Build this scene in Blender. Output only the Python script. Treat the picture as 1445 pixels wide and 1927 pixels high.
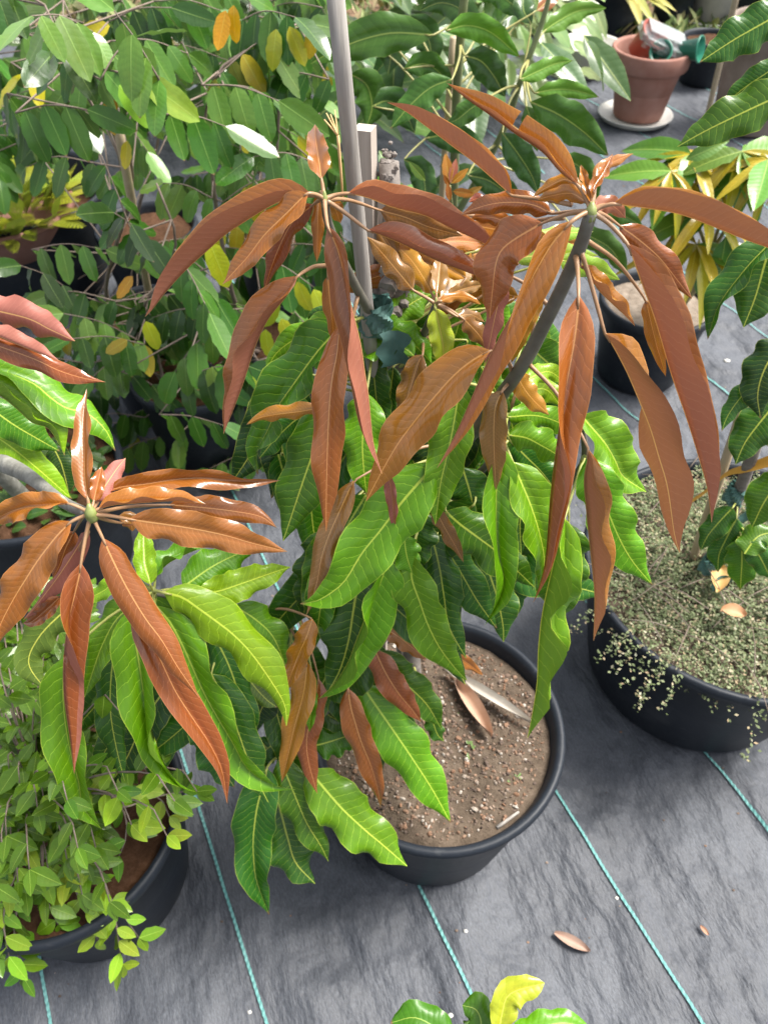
import bpy, bmesh, math, random
import numpy as np
from mathutils import Vector, Matrix, noise
random.seed(7); np.random.seed(7)
R = math.radians
for o in list(bpy.data.objects): bpy.data.objects.remove(o)
scene = bpy.context.scene
C = scene.collection
# ------------------------------------------------------------------ camera
CAMH, PITCH, F, IW, IH = 1.425, 48.2, 1447.0, 1445, 1927
cam = bpy.data.cameras.new('camera'); camo = bpy.data.objects.new('camera', cam); C.objects.link(camo)
camo.location = (0, 0, CAMH); camo.rotation_euler = (R(90 - PITCH), 0, 0)
cam.sensor_fit = 'VERTICAL'; cam.sensor_height = 24; cam.lens = 24 * F / IH
cam.clip_start = 0.02; cam.clip_end = 300
cam.dof.use_dof = True; cam.dof.focus_distance = 0.66; cam.dof.aperture_fstop = 7.0
scene.camera = camo
# ------------------------------------------------------------------ light
SUN_EL, SUN_AZ = 60, 74          # azimuth measured from +Y towards +X (sun stands to the right, beyond the plants)
world = bpy.data.worlds.new('World'); scene.world = world; world.use_nodes = True
wn = world.node_tree; wn.nodes.clear()
wo = wn.nodes.new('ShaderNodeOutputWorld'); wb = wn.nodes.new('ShaderNodeBackground')
sk = wn.nodes.new('ShaderNodeTexSky'); sk.sky_type = 'NISHITA'; sk.sun_disc = False
sk.sun_elevation = R(SUN_EL); sk.sun_rotation = R(SUN_AZ); sk.dust_density = 4.0; sk.ozone_density = 1.0
hs = wn.nodes.new('ShaderNodeHueSaturation'); hs.inputs['Saturation'].default_value = 0.3
wn.links.new(sk.outputs[0], hs.inputs['Color']); wn.links.new(hs.outputs[0], wb.inputs[0])
wb.inputs[1].default_value = 0.11; wn.links.new(wb.outputs[0], wo.inputs[0])
sl = bpy.data.lights.new('sun', 'SUN'); sl.energy = 2.6; sl.angle = R(26); sl.color = (1, .955, .88)
so = bpy.data.objects.new('sun', sl); C.objects.link(so)
sd = Vector((math.sin(R(SUN_AZ)) * math.cos(R(SUN_EL)), math.cos(R(SUN_AZ)) * math.cos(R(SUN_EL)), math.sin(R(SUN_EL))))
so.rotation_euler = sd.to_track_quat('Z', 'Y').to_euler()
vs = scene.view_settings
vs.view_transform = 'Standard'; vs.look = 'None'; vs.exposure = 1.45; vs.gamma = 1; vs.use_curve_mapping = False
# ------------------------------------------------------------------ pixel helpers (a pixel gives a direction only)
cp, sp = math.cos(R(PITCH)), math.sin(R(PITCH))
FW = Vector((0, cp, -sp)); UP = Vector((0, sp, cp)); RT = Vector((1, 0, 0)); CAM = Vector((0, 0, CAMH))
def ray(x, y): return FW + RT * ((x - 722.5) / F) + UP * ((963.5 - y) / F)
def P(x, y, d): return CAM + ray(x, y) * d
def PZ(x, y, z=0.0):
    r = ray(x, y); return CAM + r * ((z - CAMH) / r.z)
def PY(x, y, Y):
    r = ray(x, y); return CAM + r * (Y / r.y)
# ------------------------------------------------------------------ scene graph helpers
def tag(o, label, cat, group=None, kind=None):
    if label: o['label'] = label
    if cat: o['category'] = cat
    if group: o['group'] = group
    if kind: o['kind'] = kind
    return o
def thing(name, label, cat, loc=(0, 0, 0), group=None):
    o = bpy.data.objects.new(name, None); C.objects.link(o); o.location = loc; o.empty_display_size = .05
    return tag(o, label, cat, group)
def mesh(name, verts, faces, mat, parent=None, smooth=True, color=None, mats=None):
    me = bpy.data.meshes.new(name)
    off = parent_world(parent)
    me.from_pydata([tuple(Vector(v) - off) for v in verts], [], faces)
    if smooth: me.polygons.foreach_set('use_smooth', [True] * len(me.polygons))
    for m in (mats or [mat]): me.materials.append(m)
    o = bpy.data.objects.new(name, me); C.objects.link(o)
    if parent: o.parent = parent
    if color: o.color = (*color, 1)
    return o
def parent_world(p):
    v = Vector((0, 0, 0))
    while p is not None:
        v += Vector(p.location); p = p.parent
    return v
def catmull(pts, n):
    pts = [np.array(p, float) for p in pts]
    ext = [2 * pts[0] - pts[1]] + pts + [2 * pts[-1] - pts[-2]]
    dense = []
    for i in range(1, len(ext) - 2):
        p0, p1, p2, p3 = ext[i - 1:i + 3]
        for k in range(12):
            t = k / 12
            dense.append(.5 * (2 * p1 + (p2 - p0) * t + (2 * p0 - 5 * p1 + 4 * p2 - p3) * t * t + (3 * p1 - p0 - 3 * p2 + p3) * t ** 3))
    dense.append(pts[-1]); dense = np.array(dense)
    s = np.concatenate([[0], np.cumsum(np.linalg.norm(np.diff(dense, axis=0), axis=1))])
    u = np.linspace(0, s[-1], n)
    return np.stack([np.interp(u, s, dense[:, k]) for k in range(dense.shape[1])], 1)
def tube_geo(pts, rad, seg=8, n=None, V=None, Fc=None):
    V = [] if V is None else V; Fc = [] if Fc is None else Fc
    n = n or max(6, 4 * len(pts))
    q = catmull(pts, n); r = np.interp(np.linspace(0, 1, n), np.linspace(0, 1, len(rad)), rad) if hasattr(rad, '__len__') else np.full(n, rad)
    b = len(V); up = Vector((.31, .2, .93))
    for i in range(n):
        t = Vector(q[min(i + 1, n - 1)] - q[max(i - 1, 0)]).normalized()
        a = t.cross(up).normalized(); c = a.cross(t)
        for k in range(seg):
            an = 2 * math.pi * k / seg
            V.append(Vector(q[i]) + (a * math.cos(an) + c * math.sin(an)) * r[i])
    for i in range(n - 1):
        for k in range(seg):
            Fc.append((b + i * seg + k, b + i * seg + (k + 1) % seg, b + (i + 1) * seg + (k + 1) % seg, b + (i + 1) * seg + k))
    Fc.append(tuple(b + k for k in range(seg))[::-1]); Fc.append(tuple(b + (n - 1) * seg + k for k in range(seg)))
    return V, Fc
def tube(name, pts, rad, mat, parent=None, seg=8, n=None, color=None):
    V, Fc = tube_geo(pts, rad, seg, n)
    return mesh(name, V, Fc, mat, parent, color=color)
def lathe(prof, seg=56, cx=0, cy=0, wob=None):
    V, Fc = [], []
    for (r, z) in prof:
        for k in range(seg):
            a = 2 * math.pi * k / seg
            rr = r * (1 + (wob(a, z) if wob else 0))
            V.append((cx + rr * math.cos(a), cy + rr * math.sin(a), z))
    for i in range(len(prof) - 1):
        for k in range(seg):
            Fc.append((i * seg + k, i * seg + (k + 1) % seg, (i + 1) * seg + (k + 1) % seg, (i + 1) * seg + k))
    return V, Fc
# ------------------------------------------------------------------ materials
class N:
    def __init__(s, name):
        s.m = bpy.data.materials.new(name); s.m.use_nodes = True; s.t = s.m.node_tree; s.t.nodes.clear()
        s.out = s.t.nodes.new('ShaderNodeOutputMaterial')
    def n(s, typ, **kw):
        x = s.t.nodes.new(typ)
        for k, v in kw.items():
            if hasattr(x, k): setattr(x, k, v)
        return x
    def put(s, sock, v):
        if hasattr(v, 'is_output') or isinstance(v, bpy.types.NodeSocket): s.t.links.new(v, sock)
        else: sock.default_value = v
    def math(s, op, a, b=0.0, c=0.0, clamp=False):
        x = s.n('ShaderNodeMath', operation=op); x.use_clamp = clamp
        for i, v in enumerate((a, b, c)): s.put(x.inputs[i], v)
        return x.outputs[0]
    def mix(s, f, a, b, blend='MIX'):
        x = s.n('ShaderNodeMix', data_type='RGBA', blend_type=blend)
        s.put(x.inputs[0], f); s.put(x.inputs[6], a); s.put(x.inputs[7], b)
        return x.outputs[2]
    def smooth(s, v, lo, hi):
        x = s.n('ShaderNodeMapRange', interpolation_type='SMOOTHSTEP')
        s.put(x.inputs[0], v); x.inputs[1].default_value = lo; x.inputs[2].default_value = hi
        return x.outputs[0]
    def noise(s, scale, detail=3, vec=None, rough=.55, mapscale=None):
        x = s.n('ShaderNodeTexNoise'); x.inputs['Scale'].default_value = scale; x.inputs['Detail'].default_value = detail; x.inputs['Roughness'].default_value = rough
        if vec is not None: s.t.links.new(vec, x.inputs['Vector'])
        return x.outputs[0]
    def ramp(s, f, stops):
        x = s.n('ShaderNodeValToRGB'); e = x.color_ramp.elements
        while len(e) < len(stops): e.new(.5)
        for i, (p, c) in enumerate(stops): e[i].position = p; e[i].color = (*c, 1)
        s.put(x.inputs[0], f); return x.outputs[0]
    def bump(s, h, strength, dist, normal=None):
        x = s.n('ShaderNodeBump'); x.inputs['Strength'].default_value = strength; x.inputs['Distance'].default_value = dist
        s.put(x.inputs['Height'], h)
        if normal is not None: s.t.links.new(normal, x.inputs['Normal'])
        return x.outputs[0]
    def bsdf(s, col, rough=.5, spec=.5, normal=None, **kw):
        x = s.n('ShaderNodeBsdfPrincipled'); s.put(x.inputs['Base Color'], col); s.put(x.inputs['Roughness'], rough); s.put(x.inputs['Specular IOR Level'], spec)
        if normal is not None: s.t.links.new(normal, x.inputs['Normal'])
        for k, v in kw.items(): s.put(x.inputs[k.replace('_', ' ')], v)
        return x.outputs[0]
    def done(s, sh): s.t.links.new(sh, s.out.inputs[0]); return s.m
    def coord(s, which='Object'): return s.n('ShaderNodeTexCoord').outputs[which]
def rgba(c): return (*c, 1)

def leaf_mat(name, nv, vein, mid, under, rough=.3, trans=.22, veinmix=.5, bump=.5, lean=.10, midw=.055, edge=.5, net=0.0, coat=.0):
    """leaf: blade colour from the object's colour, side veins, midrib, pale margin, dull underside"""
    s = N(name)
    uv = s.n('ShaderNodeUVMap', uv_map='uv').outputs[0]; ed = s.n('ShaderNodeUVMap', uv_map='edge').outputs[0]
    sx = s.n('ShaderNodeSeparateXYZ'); s.t.links.new(uv, sx.inputs[0]); u, v = sx.outputs[0], sx.outputs[1]
    se = s.n('ShaderNodeSeparateXYZ'); s.t.links.new(ed, se.inputs[0]); ev = s.math('ABSOLUTE', se.outputs[1])
    a = s.math('ABSOLUTE', v); sg = s.math('SIGN', v)
    oi = s.n('ShaderNodeObjectInfo'); rnd = oi.outputs['Random']
    nz = s.noise(3.0, 2, uv)
    q = s.math('SUBTRACT', u, s.math('MULTIPLY', s.math('POWER', a, 1.25), lean))
    q = s.math('ADD', q, s.math('MULTIPLY', s.math('SUBTRACT', nz, .5), .045))
    q = s.math('ADD', s.math('MULTIPLY', q, s.math('MULTIPLY', nv, s.math('ADD', .84, s.math('MULTIPLY', rnd, .32)))), s.math('MULTIPLY', sg, .22))
    fr = s.math('ABSOLUTE', s.math('SUBTRACT', s.math('FRACT', q), .5))      # .5 on a vein, 0 between
    vmask = s.math('MULTIPLY', s.smooth(fr, .455, .495), s.math('SUBTRACT', 1.0, s.math('MULTIPLY', ev, .55)))
    mw = s.math('DIVIDE', a, s.math('SUBTRACT', 1.12, s.math('MULTIPLY', u, .8)))
    mmask = s.math('SUBTRACT', 1.0, s.smooth(mw, midw * .5, midw))
    emask = s.smooth(ev, .955, .995)
    base = oi.outputs['Color']
    n2 = s.noise(9, 3, uv)
    hsv = s.n('ShaderNodeHueSaturation'); s.t.links.new(base, hsv.inputs['Color'])
    s.put(hsv.inputs['Hue'], s.math('ADD', .49, s.math('MULTIPLY', rnd, .02)))
    s.put(hsv.inputs['Value'], s.math('ADD', .72, s.math('ADD', s.math('MULTIPLY', n2, .36), s.math('MULTIPLY', rnd, .2))))
    col = hsv.outputs[0]
    bright = s.mix(1.0, col, (2.3, 2.3, 2.3, 1), 'MULTIPLY')
    vcol = s.mix(.45, bright, rgba(vein)); mcol = s.mix(.6, bright, rgba(mid))
    top = s.mix(s.math('MULTIPLY', vmask, veinmix), col, vcol)
    top = s.mix(s.math('MULTIPLY', mmask, .85), top, mcol)
    top = s.mix(s.math('MULTIPLY', emask, edge), top, mcol)
    top = s.mix(s.math('MULTIPLY', s.smooth(s.noise(2.2, 2, uv), .45, .75), .35), top, s.mix(1.0, top, (1.25, .92, .8, 1), 'MULTIPLY'))
    tipm = s.math('MULTIPLY', s.smooth(s.math('ADD', u, s.math('MULTIPLY', n2, .05)), .985, 1.02), s.smooth(rnd, .45, .55))
    top = s.mix(tipm, top, (.22, .12, .06, 1))
    sp_ = s.smooth(s.noise(38, 2, uv), .70, .78)
    top = s.mix(s.math('MULTIPLY', sp_, .35), top, (.10, .05, .02, 1))
    und = s.mix(.5, col, rgba(under))
    und = s.mix(s.math('MULTIPLY', vmask, veinmix * .5), und, rgba(vein))
    und = s.mix(mmask, und, rgba(mid))
    bf = s.n('ShaderNodeNewGeometry').outputs['Backfacing']
    c = s.mix(bf, top, und)
    h = s.math('SUBTRACT', s.math('POWER', s.math('MULTIPLY', fr, 2.0), 2.0), s.math('MULTIPLY', mmask, 1.2))
    h = s.math('MULTIPLY', h, -1.0)
    if net:
        vo = s.n('ShaderNodeTexVoronoi', feature='DISTANCE_TO_EDGE'); vo.inputs['Scale'].default_value = 46
        mp = s.n('ShaderNodeMapping'); mp.inputs['Scale'].default_value = (2.4, .55, 1); s.t.links.new(uv, mp.inputs[0]); s.t.links.new(mp.outputs[0], vo.inputs['Vector'])
        h = s.math('ADD', h, s.math('MULTIPLY', s.smooth(vo.outputs['Distance'], 0, .12), net))
    nm = s.bump(h, bump, .0016)
    ro = s.math('ADD', s.math('ADD', rough, s.math('MULTIPLY', bf, .22)), s.math('MULTIPLY', s.math('SUBTRACT', n2, .5), .18))
    sh = s.bsdf(c, ro, .3, nm, Coat_Weight=s.math('MULTIPLY', s.math('SUBTRACT', 1.0, bf), coat), Coat_Roughness=.13, Coat_IOR=1.55)
    tr = s.n('ShaderNodeBsdfTranslucent'); s.put(tr.inputs[0], s.mix(.25, c, (1, .9, .15, 1), 'MULTIPLY')); 
    ms = s.n('ShaderNodeMixShader'); ms.inputs[0].default_value = trans
    s.t.links.new(sh, ms.inputs[1]); s.t.links.new(tr.outputs[0], ms.inputs[2])
    return s.done(ms.outputs[0])
M = {}
M['young'] = leaf_mat('young_mango_leaf', 24, (.72, .42, .26), (.66, .38, .15), (.42, .17, .14), rough=.30, trans=.16, veinmix=.45, bump=.09, coat=1.0)
M['green'] = leaf_mat('mature_mango_leaf', 18, (.5, .6, .08), (.72, .72, .12), (.16, .26, .04), rough=.34, trans=.2, veinmix=.85, bump=.22, net=.2, coat=.3)
M['broad'] = leaf_mat('broad_leaf', 12, (.2, .3, .08), (.42, .46, .12), (.16, .25, .08), rough=.36, trans=.22, veinmix=.3, bump=.16, edge=.25, coat=.35)
M['pinna'] = leaf_mat('pinnate_leaflet', 10, (.2, .32, .1), (.3, .42, .12), (.16, .26, .09), rough=.42, trans=.25, veinmix=.12, bump=.08, edge=.1, midw=.04, coat=.5)
M['shrub'] = leaf_mat('shrub_leaf', 8, (.24, .36, .08), (.34, .44, .1), (.2, .3, .08), rough=.38, trans=.25, veinmix=.12, bump=.08, edge=.2, midw=.05, coat=.3)

def simple(name, col, rough=.6, spec=.4, nscale=None, amount=.3, bump=0, bdist=.002, stretch=None, objcol=False, **kw):
    s = N(name); co = s.coord()
    if stretch:
        mp = s.n('ShaderNodeMapping'); mp.inputs['Scale'].default_value = stretch; s.t.links.new(co, mp.inputs[0]); co = mp.outputs[0]
    c = rgba(col)
    if objcol: c = s.n('ShaderNodeObjectInfo').outputs['Color']
    nm = None
    if nscale:
        f = s.noise(nscale, 5, co)
        c = s.mix(f, s.mix(amount, c, (0, 0, 0, 1)), s.mix(amount * .5, c, (1, 1, 1, 1)))
        if bump: nm = s.bump(f, bump, bdist)
    return s.done(s.bsdf(c, rough, spec, nm, **kw))
M['petiole'] = simple('petiole', (.3, .28, .06), .4, .5, 60, .2, objcol=True)
M['bark'] = simple('bark', (.13, .09, .06), .85, .2, 60, .5, .8, .004)
M['stem'] = simple('green_brown_stem', (.06, .048, .018), .4, .3, 40, .35, .2, .001)
M['lichen'] = simple('lichen_bark', (.16, .15, .10), .9, .15, 45, .6, .9, .006)
M['twig'] = simple('twig', (.17, .11, .07), .7, .3, 80, .3)
M['wood'] = simple('weathered_wood', (.29, .26, .225), .8, .2, 30, .38, .5, .002, stretch=(6, 6, .5))
M['lath'] = simple('pale_lath', (.46, .38, .31), .8, .2, 26, .35, .5, .002, stretch=(6, 6, .4))
M['bamboo'] = simple('bamboo', (.48, .36, .2), .55, .4, 20, .3, stretch=(5, 5, .6))
s = N('black_pot_plastic'); co = s.coord(); f1 = s.noise(9, 6, co, .7)
mp = s.n('ShaderNodeMapping'); mp.inputs['Scale'].default_value = (5, 5, 60); s.t.links.new(co, mp.inputs[0]); f2 = s.noise(1.5, 4, mp.outputs[0], .6); f3 = s.noise(70, 2, co)
du = s.math('ADD', s.smooth(f1, .5, .8), s.math('MULTIPLY', s.smooth(f3, .62, .75), .5), clamp=True)
M['pot'] = s.done(s.bsdf(s.mix(s.math('MULTIPLY', du, .55), (.013, .017, .024, 1), (.065, .068, .072, 1)), s.math('ADD', .36, s.math('MULTIPLY', f1, .3)), .3, s.bump(f2, .25, .004)))
M['terra'] = simple('terracotta', (.30, .105, .06), .75, .25, 12, .3, .15, .002)
M['white'] = simple('white_plastic', (.72, .70, .64), .5, .4, 12, .15)
M['teal'] = simple('teal_tape', (.003, .11, .085), .45, .2, 20, .3)
M['yellow'] = simple('yellow_tape', (.75, .36, .01), .5, .4, 20, .2)
M['stripe'] = simple('teal_stripe', (.05, .30, .28), .6, .3, 220, .35, .4, .001)
M['dry'] = simple('dry_leaf', (.42, .2, .09), .55, .4, 25, .45, objcol=True)
M['brownpot'] = simple('brown_pot', (.2, .14, .1), .8, .2, 14, .35, .3, .004)
M['greypot'] = simple('grey_pot', (.3, .28, .26), .7, .3, 10, .25)
M['cup'] = simple('green_cup', (.03, .2, .13), .3, .5)
M['redcup'] = simple('red_cup', (.4, .08, .05), .4, .5)
M['thread'] = simple('straw', (.6, .4, .18), .7, .3)
s = N('clear_plastic'); M['clear'] = s.done(s.bsdf((.9, .95, .95, 1), .12, .5, Transmission_Weight=.85, IOR=1.2))
# soil
def soil_mat(name, a, b, sc=60):
    s = N(name); co = s.coord(); f = s.noise(sc, 8, co, .7); g = s.noise(9, 3, co)
    c = s.ramp(f, [(.25, tuple(x * .4 for x in a)), (.5, a), (.75, b)])
    c = s.mix(s.math('MULTIPLY', g, .5), c, rgba(tuple(x * .6 for x in a)))
    return s.done(s.bsdf(c, .95, .15, s.bump(f, .9, .006)))
M['soil'] = soil_mat('potting_soil', (.115, .086, .062), (.19, .145, .108))
M['brownsoil'] = soil_mat('reddish_soil', (.085, .042, .022), (.14, .075, .045), 90)
M['greysoil'] = soil_mat('pale_gravel_soil', (.26, .21, .165), (.42, .36, .3), 45)
s = N('pebbles'); gi = s.n('ShaderNodeNewGeometry').outputs['Random Per Island']
M['pebble'] = s.done(s.bsdf(s.ramp(gi, [(0, (.07, .05, .04)), (.35, (.15, .11, .085)), (.62, (.22, .12, .07)), (.88, (.24, .19, .15)), (1, (.42, .38, .33))]), .8, .25))
s = N('litter_ground'); co = s.coord(); f = s.noise(7, 8, co, .7); g = s.noise(1.1, 4, co)
M['litter'] = s.done(s.bsdf(s.mix(s.smooth(g, .42, .6), s.ramp(f, [(.3, (.05, .035, .025)), (.5, (.16, .1, .06)), (.7, (.3, .2, .13))]), s.ramp(f, [(.3, (.03, .05, .015)), (.6, (.12, .16, .06))])), .9, .2, s.bump(f, .9, .02)))
# ground cloth: woven black polypropylene, wrinkled along the stripes
s = N('ground_cloth'); co = s.coord()
SDIR = math.atan2(.9032, -.4293)
mp = s.n('ShaderNodeMapping'); mp.inputs['Rotation'].default_value = (0, 0, -SDIR + R(8)); mp.inputs['Scale'].default_value = (1, 1, 1); s.t.links.new(co, mp.inputs[0])
m2 = s.n('ShaderNodeMapping'); m2.inputs['Scale'].default_value = (5.0, 13, 1); s.t.links.new(mp.outputs[0], m2.inputs[0])
m3 = s.n('ShaderNodeMapping'); m3.inputs['Scale'].default_value = (170, 480, 1); s.t.links.new(mp.outputs[0], m3.inputs[0])
rg = s.n('ShaderNodeTexNoise', noise_type='RIDGED_MULTIFRACTAL'); rg.inputs['Scale'].default_value = .9; rg.inputs['Detail'].default_value = 2.0; s.t.links.new(m2.outputs[0], rg.inputs['Vector']); w1 = rg.outputs[0]; w2 = s.noise(11, 2.5, co, .5); wv = s.noise(1.0, 2, m3.outputs[0])
st = s.noise(3.2, 6, co, .68)
c = s.ramp(st, [(.28, (.052, .058, .070)), (.5, (.080, .087, .103)), (.72, (.12, .13, .15))])
c = s.mix(s.smooth(wv, .35, .7), s.mix(.35, c, (0, 0, 0, 1)), c)
w0 = s.noise(1.15, 4, m2.outputs[0], .55); nb = s.bump(w0, .7, .030); nb = s.bump(w1, .5, .008, nb); nb = s.bump(w2, .9, .022, nb); nb = s.bump(wv, .6, .0016, nb)
M['cloth'] = s.done(s.bsdf(c, s.math('ADD', .48, s.math('MULTIPLY', st, .25)), .5, nb))

# ------------------------------------------------------------------ ground
DV = Vector((-.4293, .9032)); NV = Vector((.9032, .4293))
def gh(x, y):
    a = x * DV.x + y * DV.y; b = x * NV.x + y * NV.y
    far = 1 / (1 + max(0, abs(y - 1) - 2) * .8)
    h = .009 * noise.noise((a * 3.2, b * 9, 3.1)) + .0035 * noise.noise((a * 10, b * 22, 8.7)) + .006 * noise.noise((x * 6.5, y * 6.5, 1.3)) + .003 * noise.noise((x * 19, y * 19, 4.3))
    r = abs(noise.noise((a * 2.3 + 5, b * 5.5, 6.6))); h += .007 * max(0, 1 - r / .10) * (0.5 + .5 * noise.noise((x * 3, y * 3, 9)))
    return h * far * 1.35
def axis(lo, hi, step, far):
    a = list(np.arange(lo, hi, step)); st = step; x = hi
    while x < far: a.append(x); st *= 1.35; x += st
    a.append(far); st = step; x = lo - step; pre = []
    while x > -far: pre.append(x); st *= 1.35; x -= st
    pre.append(-far); return pre[::-1] + a
XS, YS = axis(-1.15, 1.25, .0115, 90), axis(-.1, 2.3, .0115, 90)
V = [(x, y, gh(x, y)) for y in YS for x in XS]; nx = len(XS)
Fc = [(j * nx + i, j * nx + i + 1, (j + 1) * nx + i + 1, (j + 1) * nx + i) for j in range(len(YS) - 1) for i in range(nx - 1)]
ground = mesh('ground', V, Fc, M['cloth']); ground['kind'] = 'structure'; ground['label'] = 'wrinkled black woven ground cloth under the pots'
def stripe(k):
    x1927 = 95 + 408 * k
    p0 = PZ(x1927, 1927).xy; V, Fc = [], []
    a = -1.0; i = 0
    while a < (3.4 if k < 5 else 6.0):
        step = .0052 if a < 1.6 else .02
        for side, da in ((-1, 0), (1, .0042)):
            p = p0 + DV * (a + da) + NV * side * (.0021 + (.0006 if i % 2 else 0))
            V.append((p.x, p.y, gh(p.x, p.y) + .0034 + (.0012 if i % 2 else 0)))
        a += step; i += 1
    Fc = [(2 * j, 2 * j + 1, 2 * j + 3, 2 * j + 2) for j in range(len(V) // 2 - 1)]
    mesh('stripe', V, Fc, M['stripe'], ground, smooth=False)
for k in list(range(-4, 5)) + [5.6 + i for i in range(9)]: stripe(k)
# leaf litter ground beyond the cloth
V, Fc = [], []
ys = np.linspace(4.7, 40, 60); xs = np.linspace(-30, 40, 80)
for y in ys:
    for x in xs: V.append((x, y + (.5 * noise.noise((x * .8, 0, 0)) if y < 5 else 0), .012 + .02 * abs(noise.noise((x * 2, y * 2, 0)))))
Fc = [(j * 80 + i, j * 80 + i + 1, (j + 1) * 80 + i + 1, (j + 1) * 80 + i) for j in range(59) for i in range(79)]
g2 = mesh('leaf_litter_ground', V, Fc, M['litter']); g2['kind'] = 'structure'; g2['label'] = 'brown leaf litter and weeds beyond the ground cloth'

# ------------------------------------------------------------------ leaves
PROF = {
 'mango': ([0, .02, .06, .14, .3, .5, .68, .82, .91, .965, 1], [.03, .16, .56, .86, 1, 1, .86, .58, .29, .10, .01]),
 'ellip': ([0, .04, .12, .28, .5, .7, .85, .94, 1], [.05, .32, .68, .94, 1, .9, .66, .38, .03]),
 'lance': ([0, .06, .2, .4, .6, .8, .92, 1], [.04, .32, .84, 1, .92, .58, .26, .01]),
}
def leaf_mesh_pts(mid, side, view, W, th1, th2, prof, c=9., wave=14., K=4, rnd=None):
    """mid: n points, side/view: n unit vectors, halves opened at angles th1/th2 (deg, towards the viewer positive)"""
    n = len(mid); V = []; UV = []; ED = []
    t = np.linspace(0, 1, n); p = np.interp(t, *PROF[prof])
    f1, f2, ph1, ph2 = rnd.uniform(2.2, 3.6), rnd.uniform(2.2, 3.6), rnd.uniform(0, 6.3), rnd.uniform(0, 6.3)
    for i in range(n):
        row = []
        for sgn, th, f, ph in ((1, th1, f1, ph1), (-1, th2, f2, ph2)):
            tt_ = min(1, t[i] * 1.75) if (abs(th[1]) > 95 and abs(th[0]) < 95) else t[i]
            ang0 = th[0] + (th[1] - th[0]) * tt_
            w = W * p[i] * (1 + (.05 if wave > 6 else .02) * math.sin(6.283 * f * 1.3 * t[i] + ph * 2)) / K; q = np.array(mid[i], float); pts = []
            for j in range(1, K + 1):
                x = (j - .5) / K
                an = R(ang0 + c * (1 - 2 * x) + wave * math.sin(6.283 * f * t[i] + ph) * x * x * 2.2)
                q = q + (side[i] * sgn * math.cos(an) + view[i] * math.sin(an)) * w
                pts.append(q.copy())
            row.append(pts)
        ln = row[0][::-1] + [np.array(mid[i], float)] + row[1]
        for j, q in enumerate(ln):
            vv = (K - j) / K
            V.append(q); UV.append((t[i], vv * p[i])); ED.append((t[i], vv))
    m = 2 * K + 1
    Fc = [(i * m + j, i * m + j + 1, (i + 1) * m + j + 1, (i + 1) * m + j) for i in range(n - 1) for j in range(m - 1)]
    return V, Fc, UV, ED
def link_leaf(name, V, Fc, UV, ED, mat, parent, color, flip=False):
    if flip: Fc = [f[::-1] for f in Fc]
    o = mesh(name, [Vector(v) for v in V], Fc, mat, parent, color=color)
    for nm, data in (('uv', UV), ('edge', ED)):
        l = o.data.uv_layers.new(name=nm)
        idx = np.empty(len(o.data.loops), int); o.data.loops.foreach_get('vertex_index', idx)
        l.data.foreach_set('uv', np.array(data, float)[idx].ravel())
    return o
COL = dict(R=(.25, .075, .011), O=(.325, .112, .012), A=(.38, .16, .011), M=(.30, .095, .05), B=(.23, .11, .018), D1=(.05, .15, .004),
           G=(.105, .27, .004), D=(.028, .105, .006), K=(.014, .05, .006), Y=(.34, .40, .02), L=(.20, .36, .008), U=(.08, .14, .015))
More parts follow.
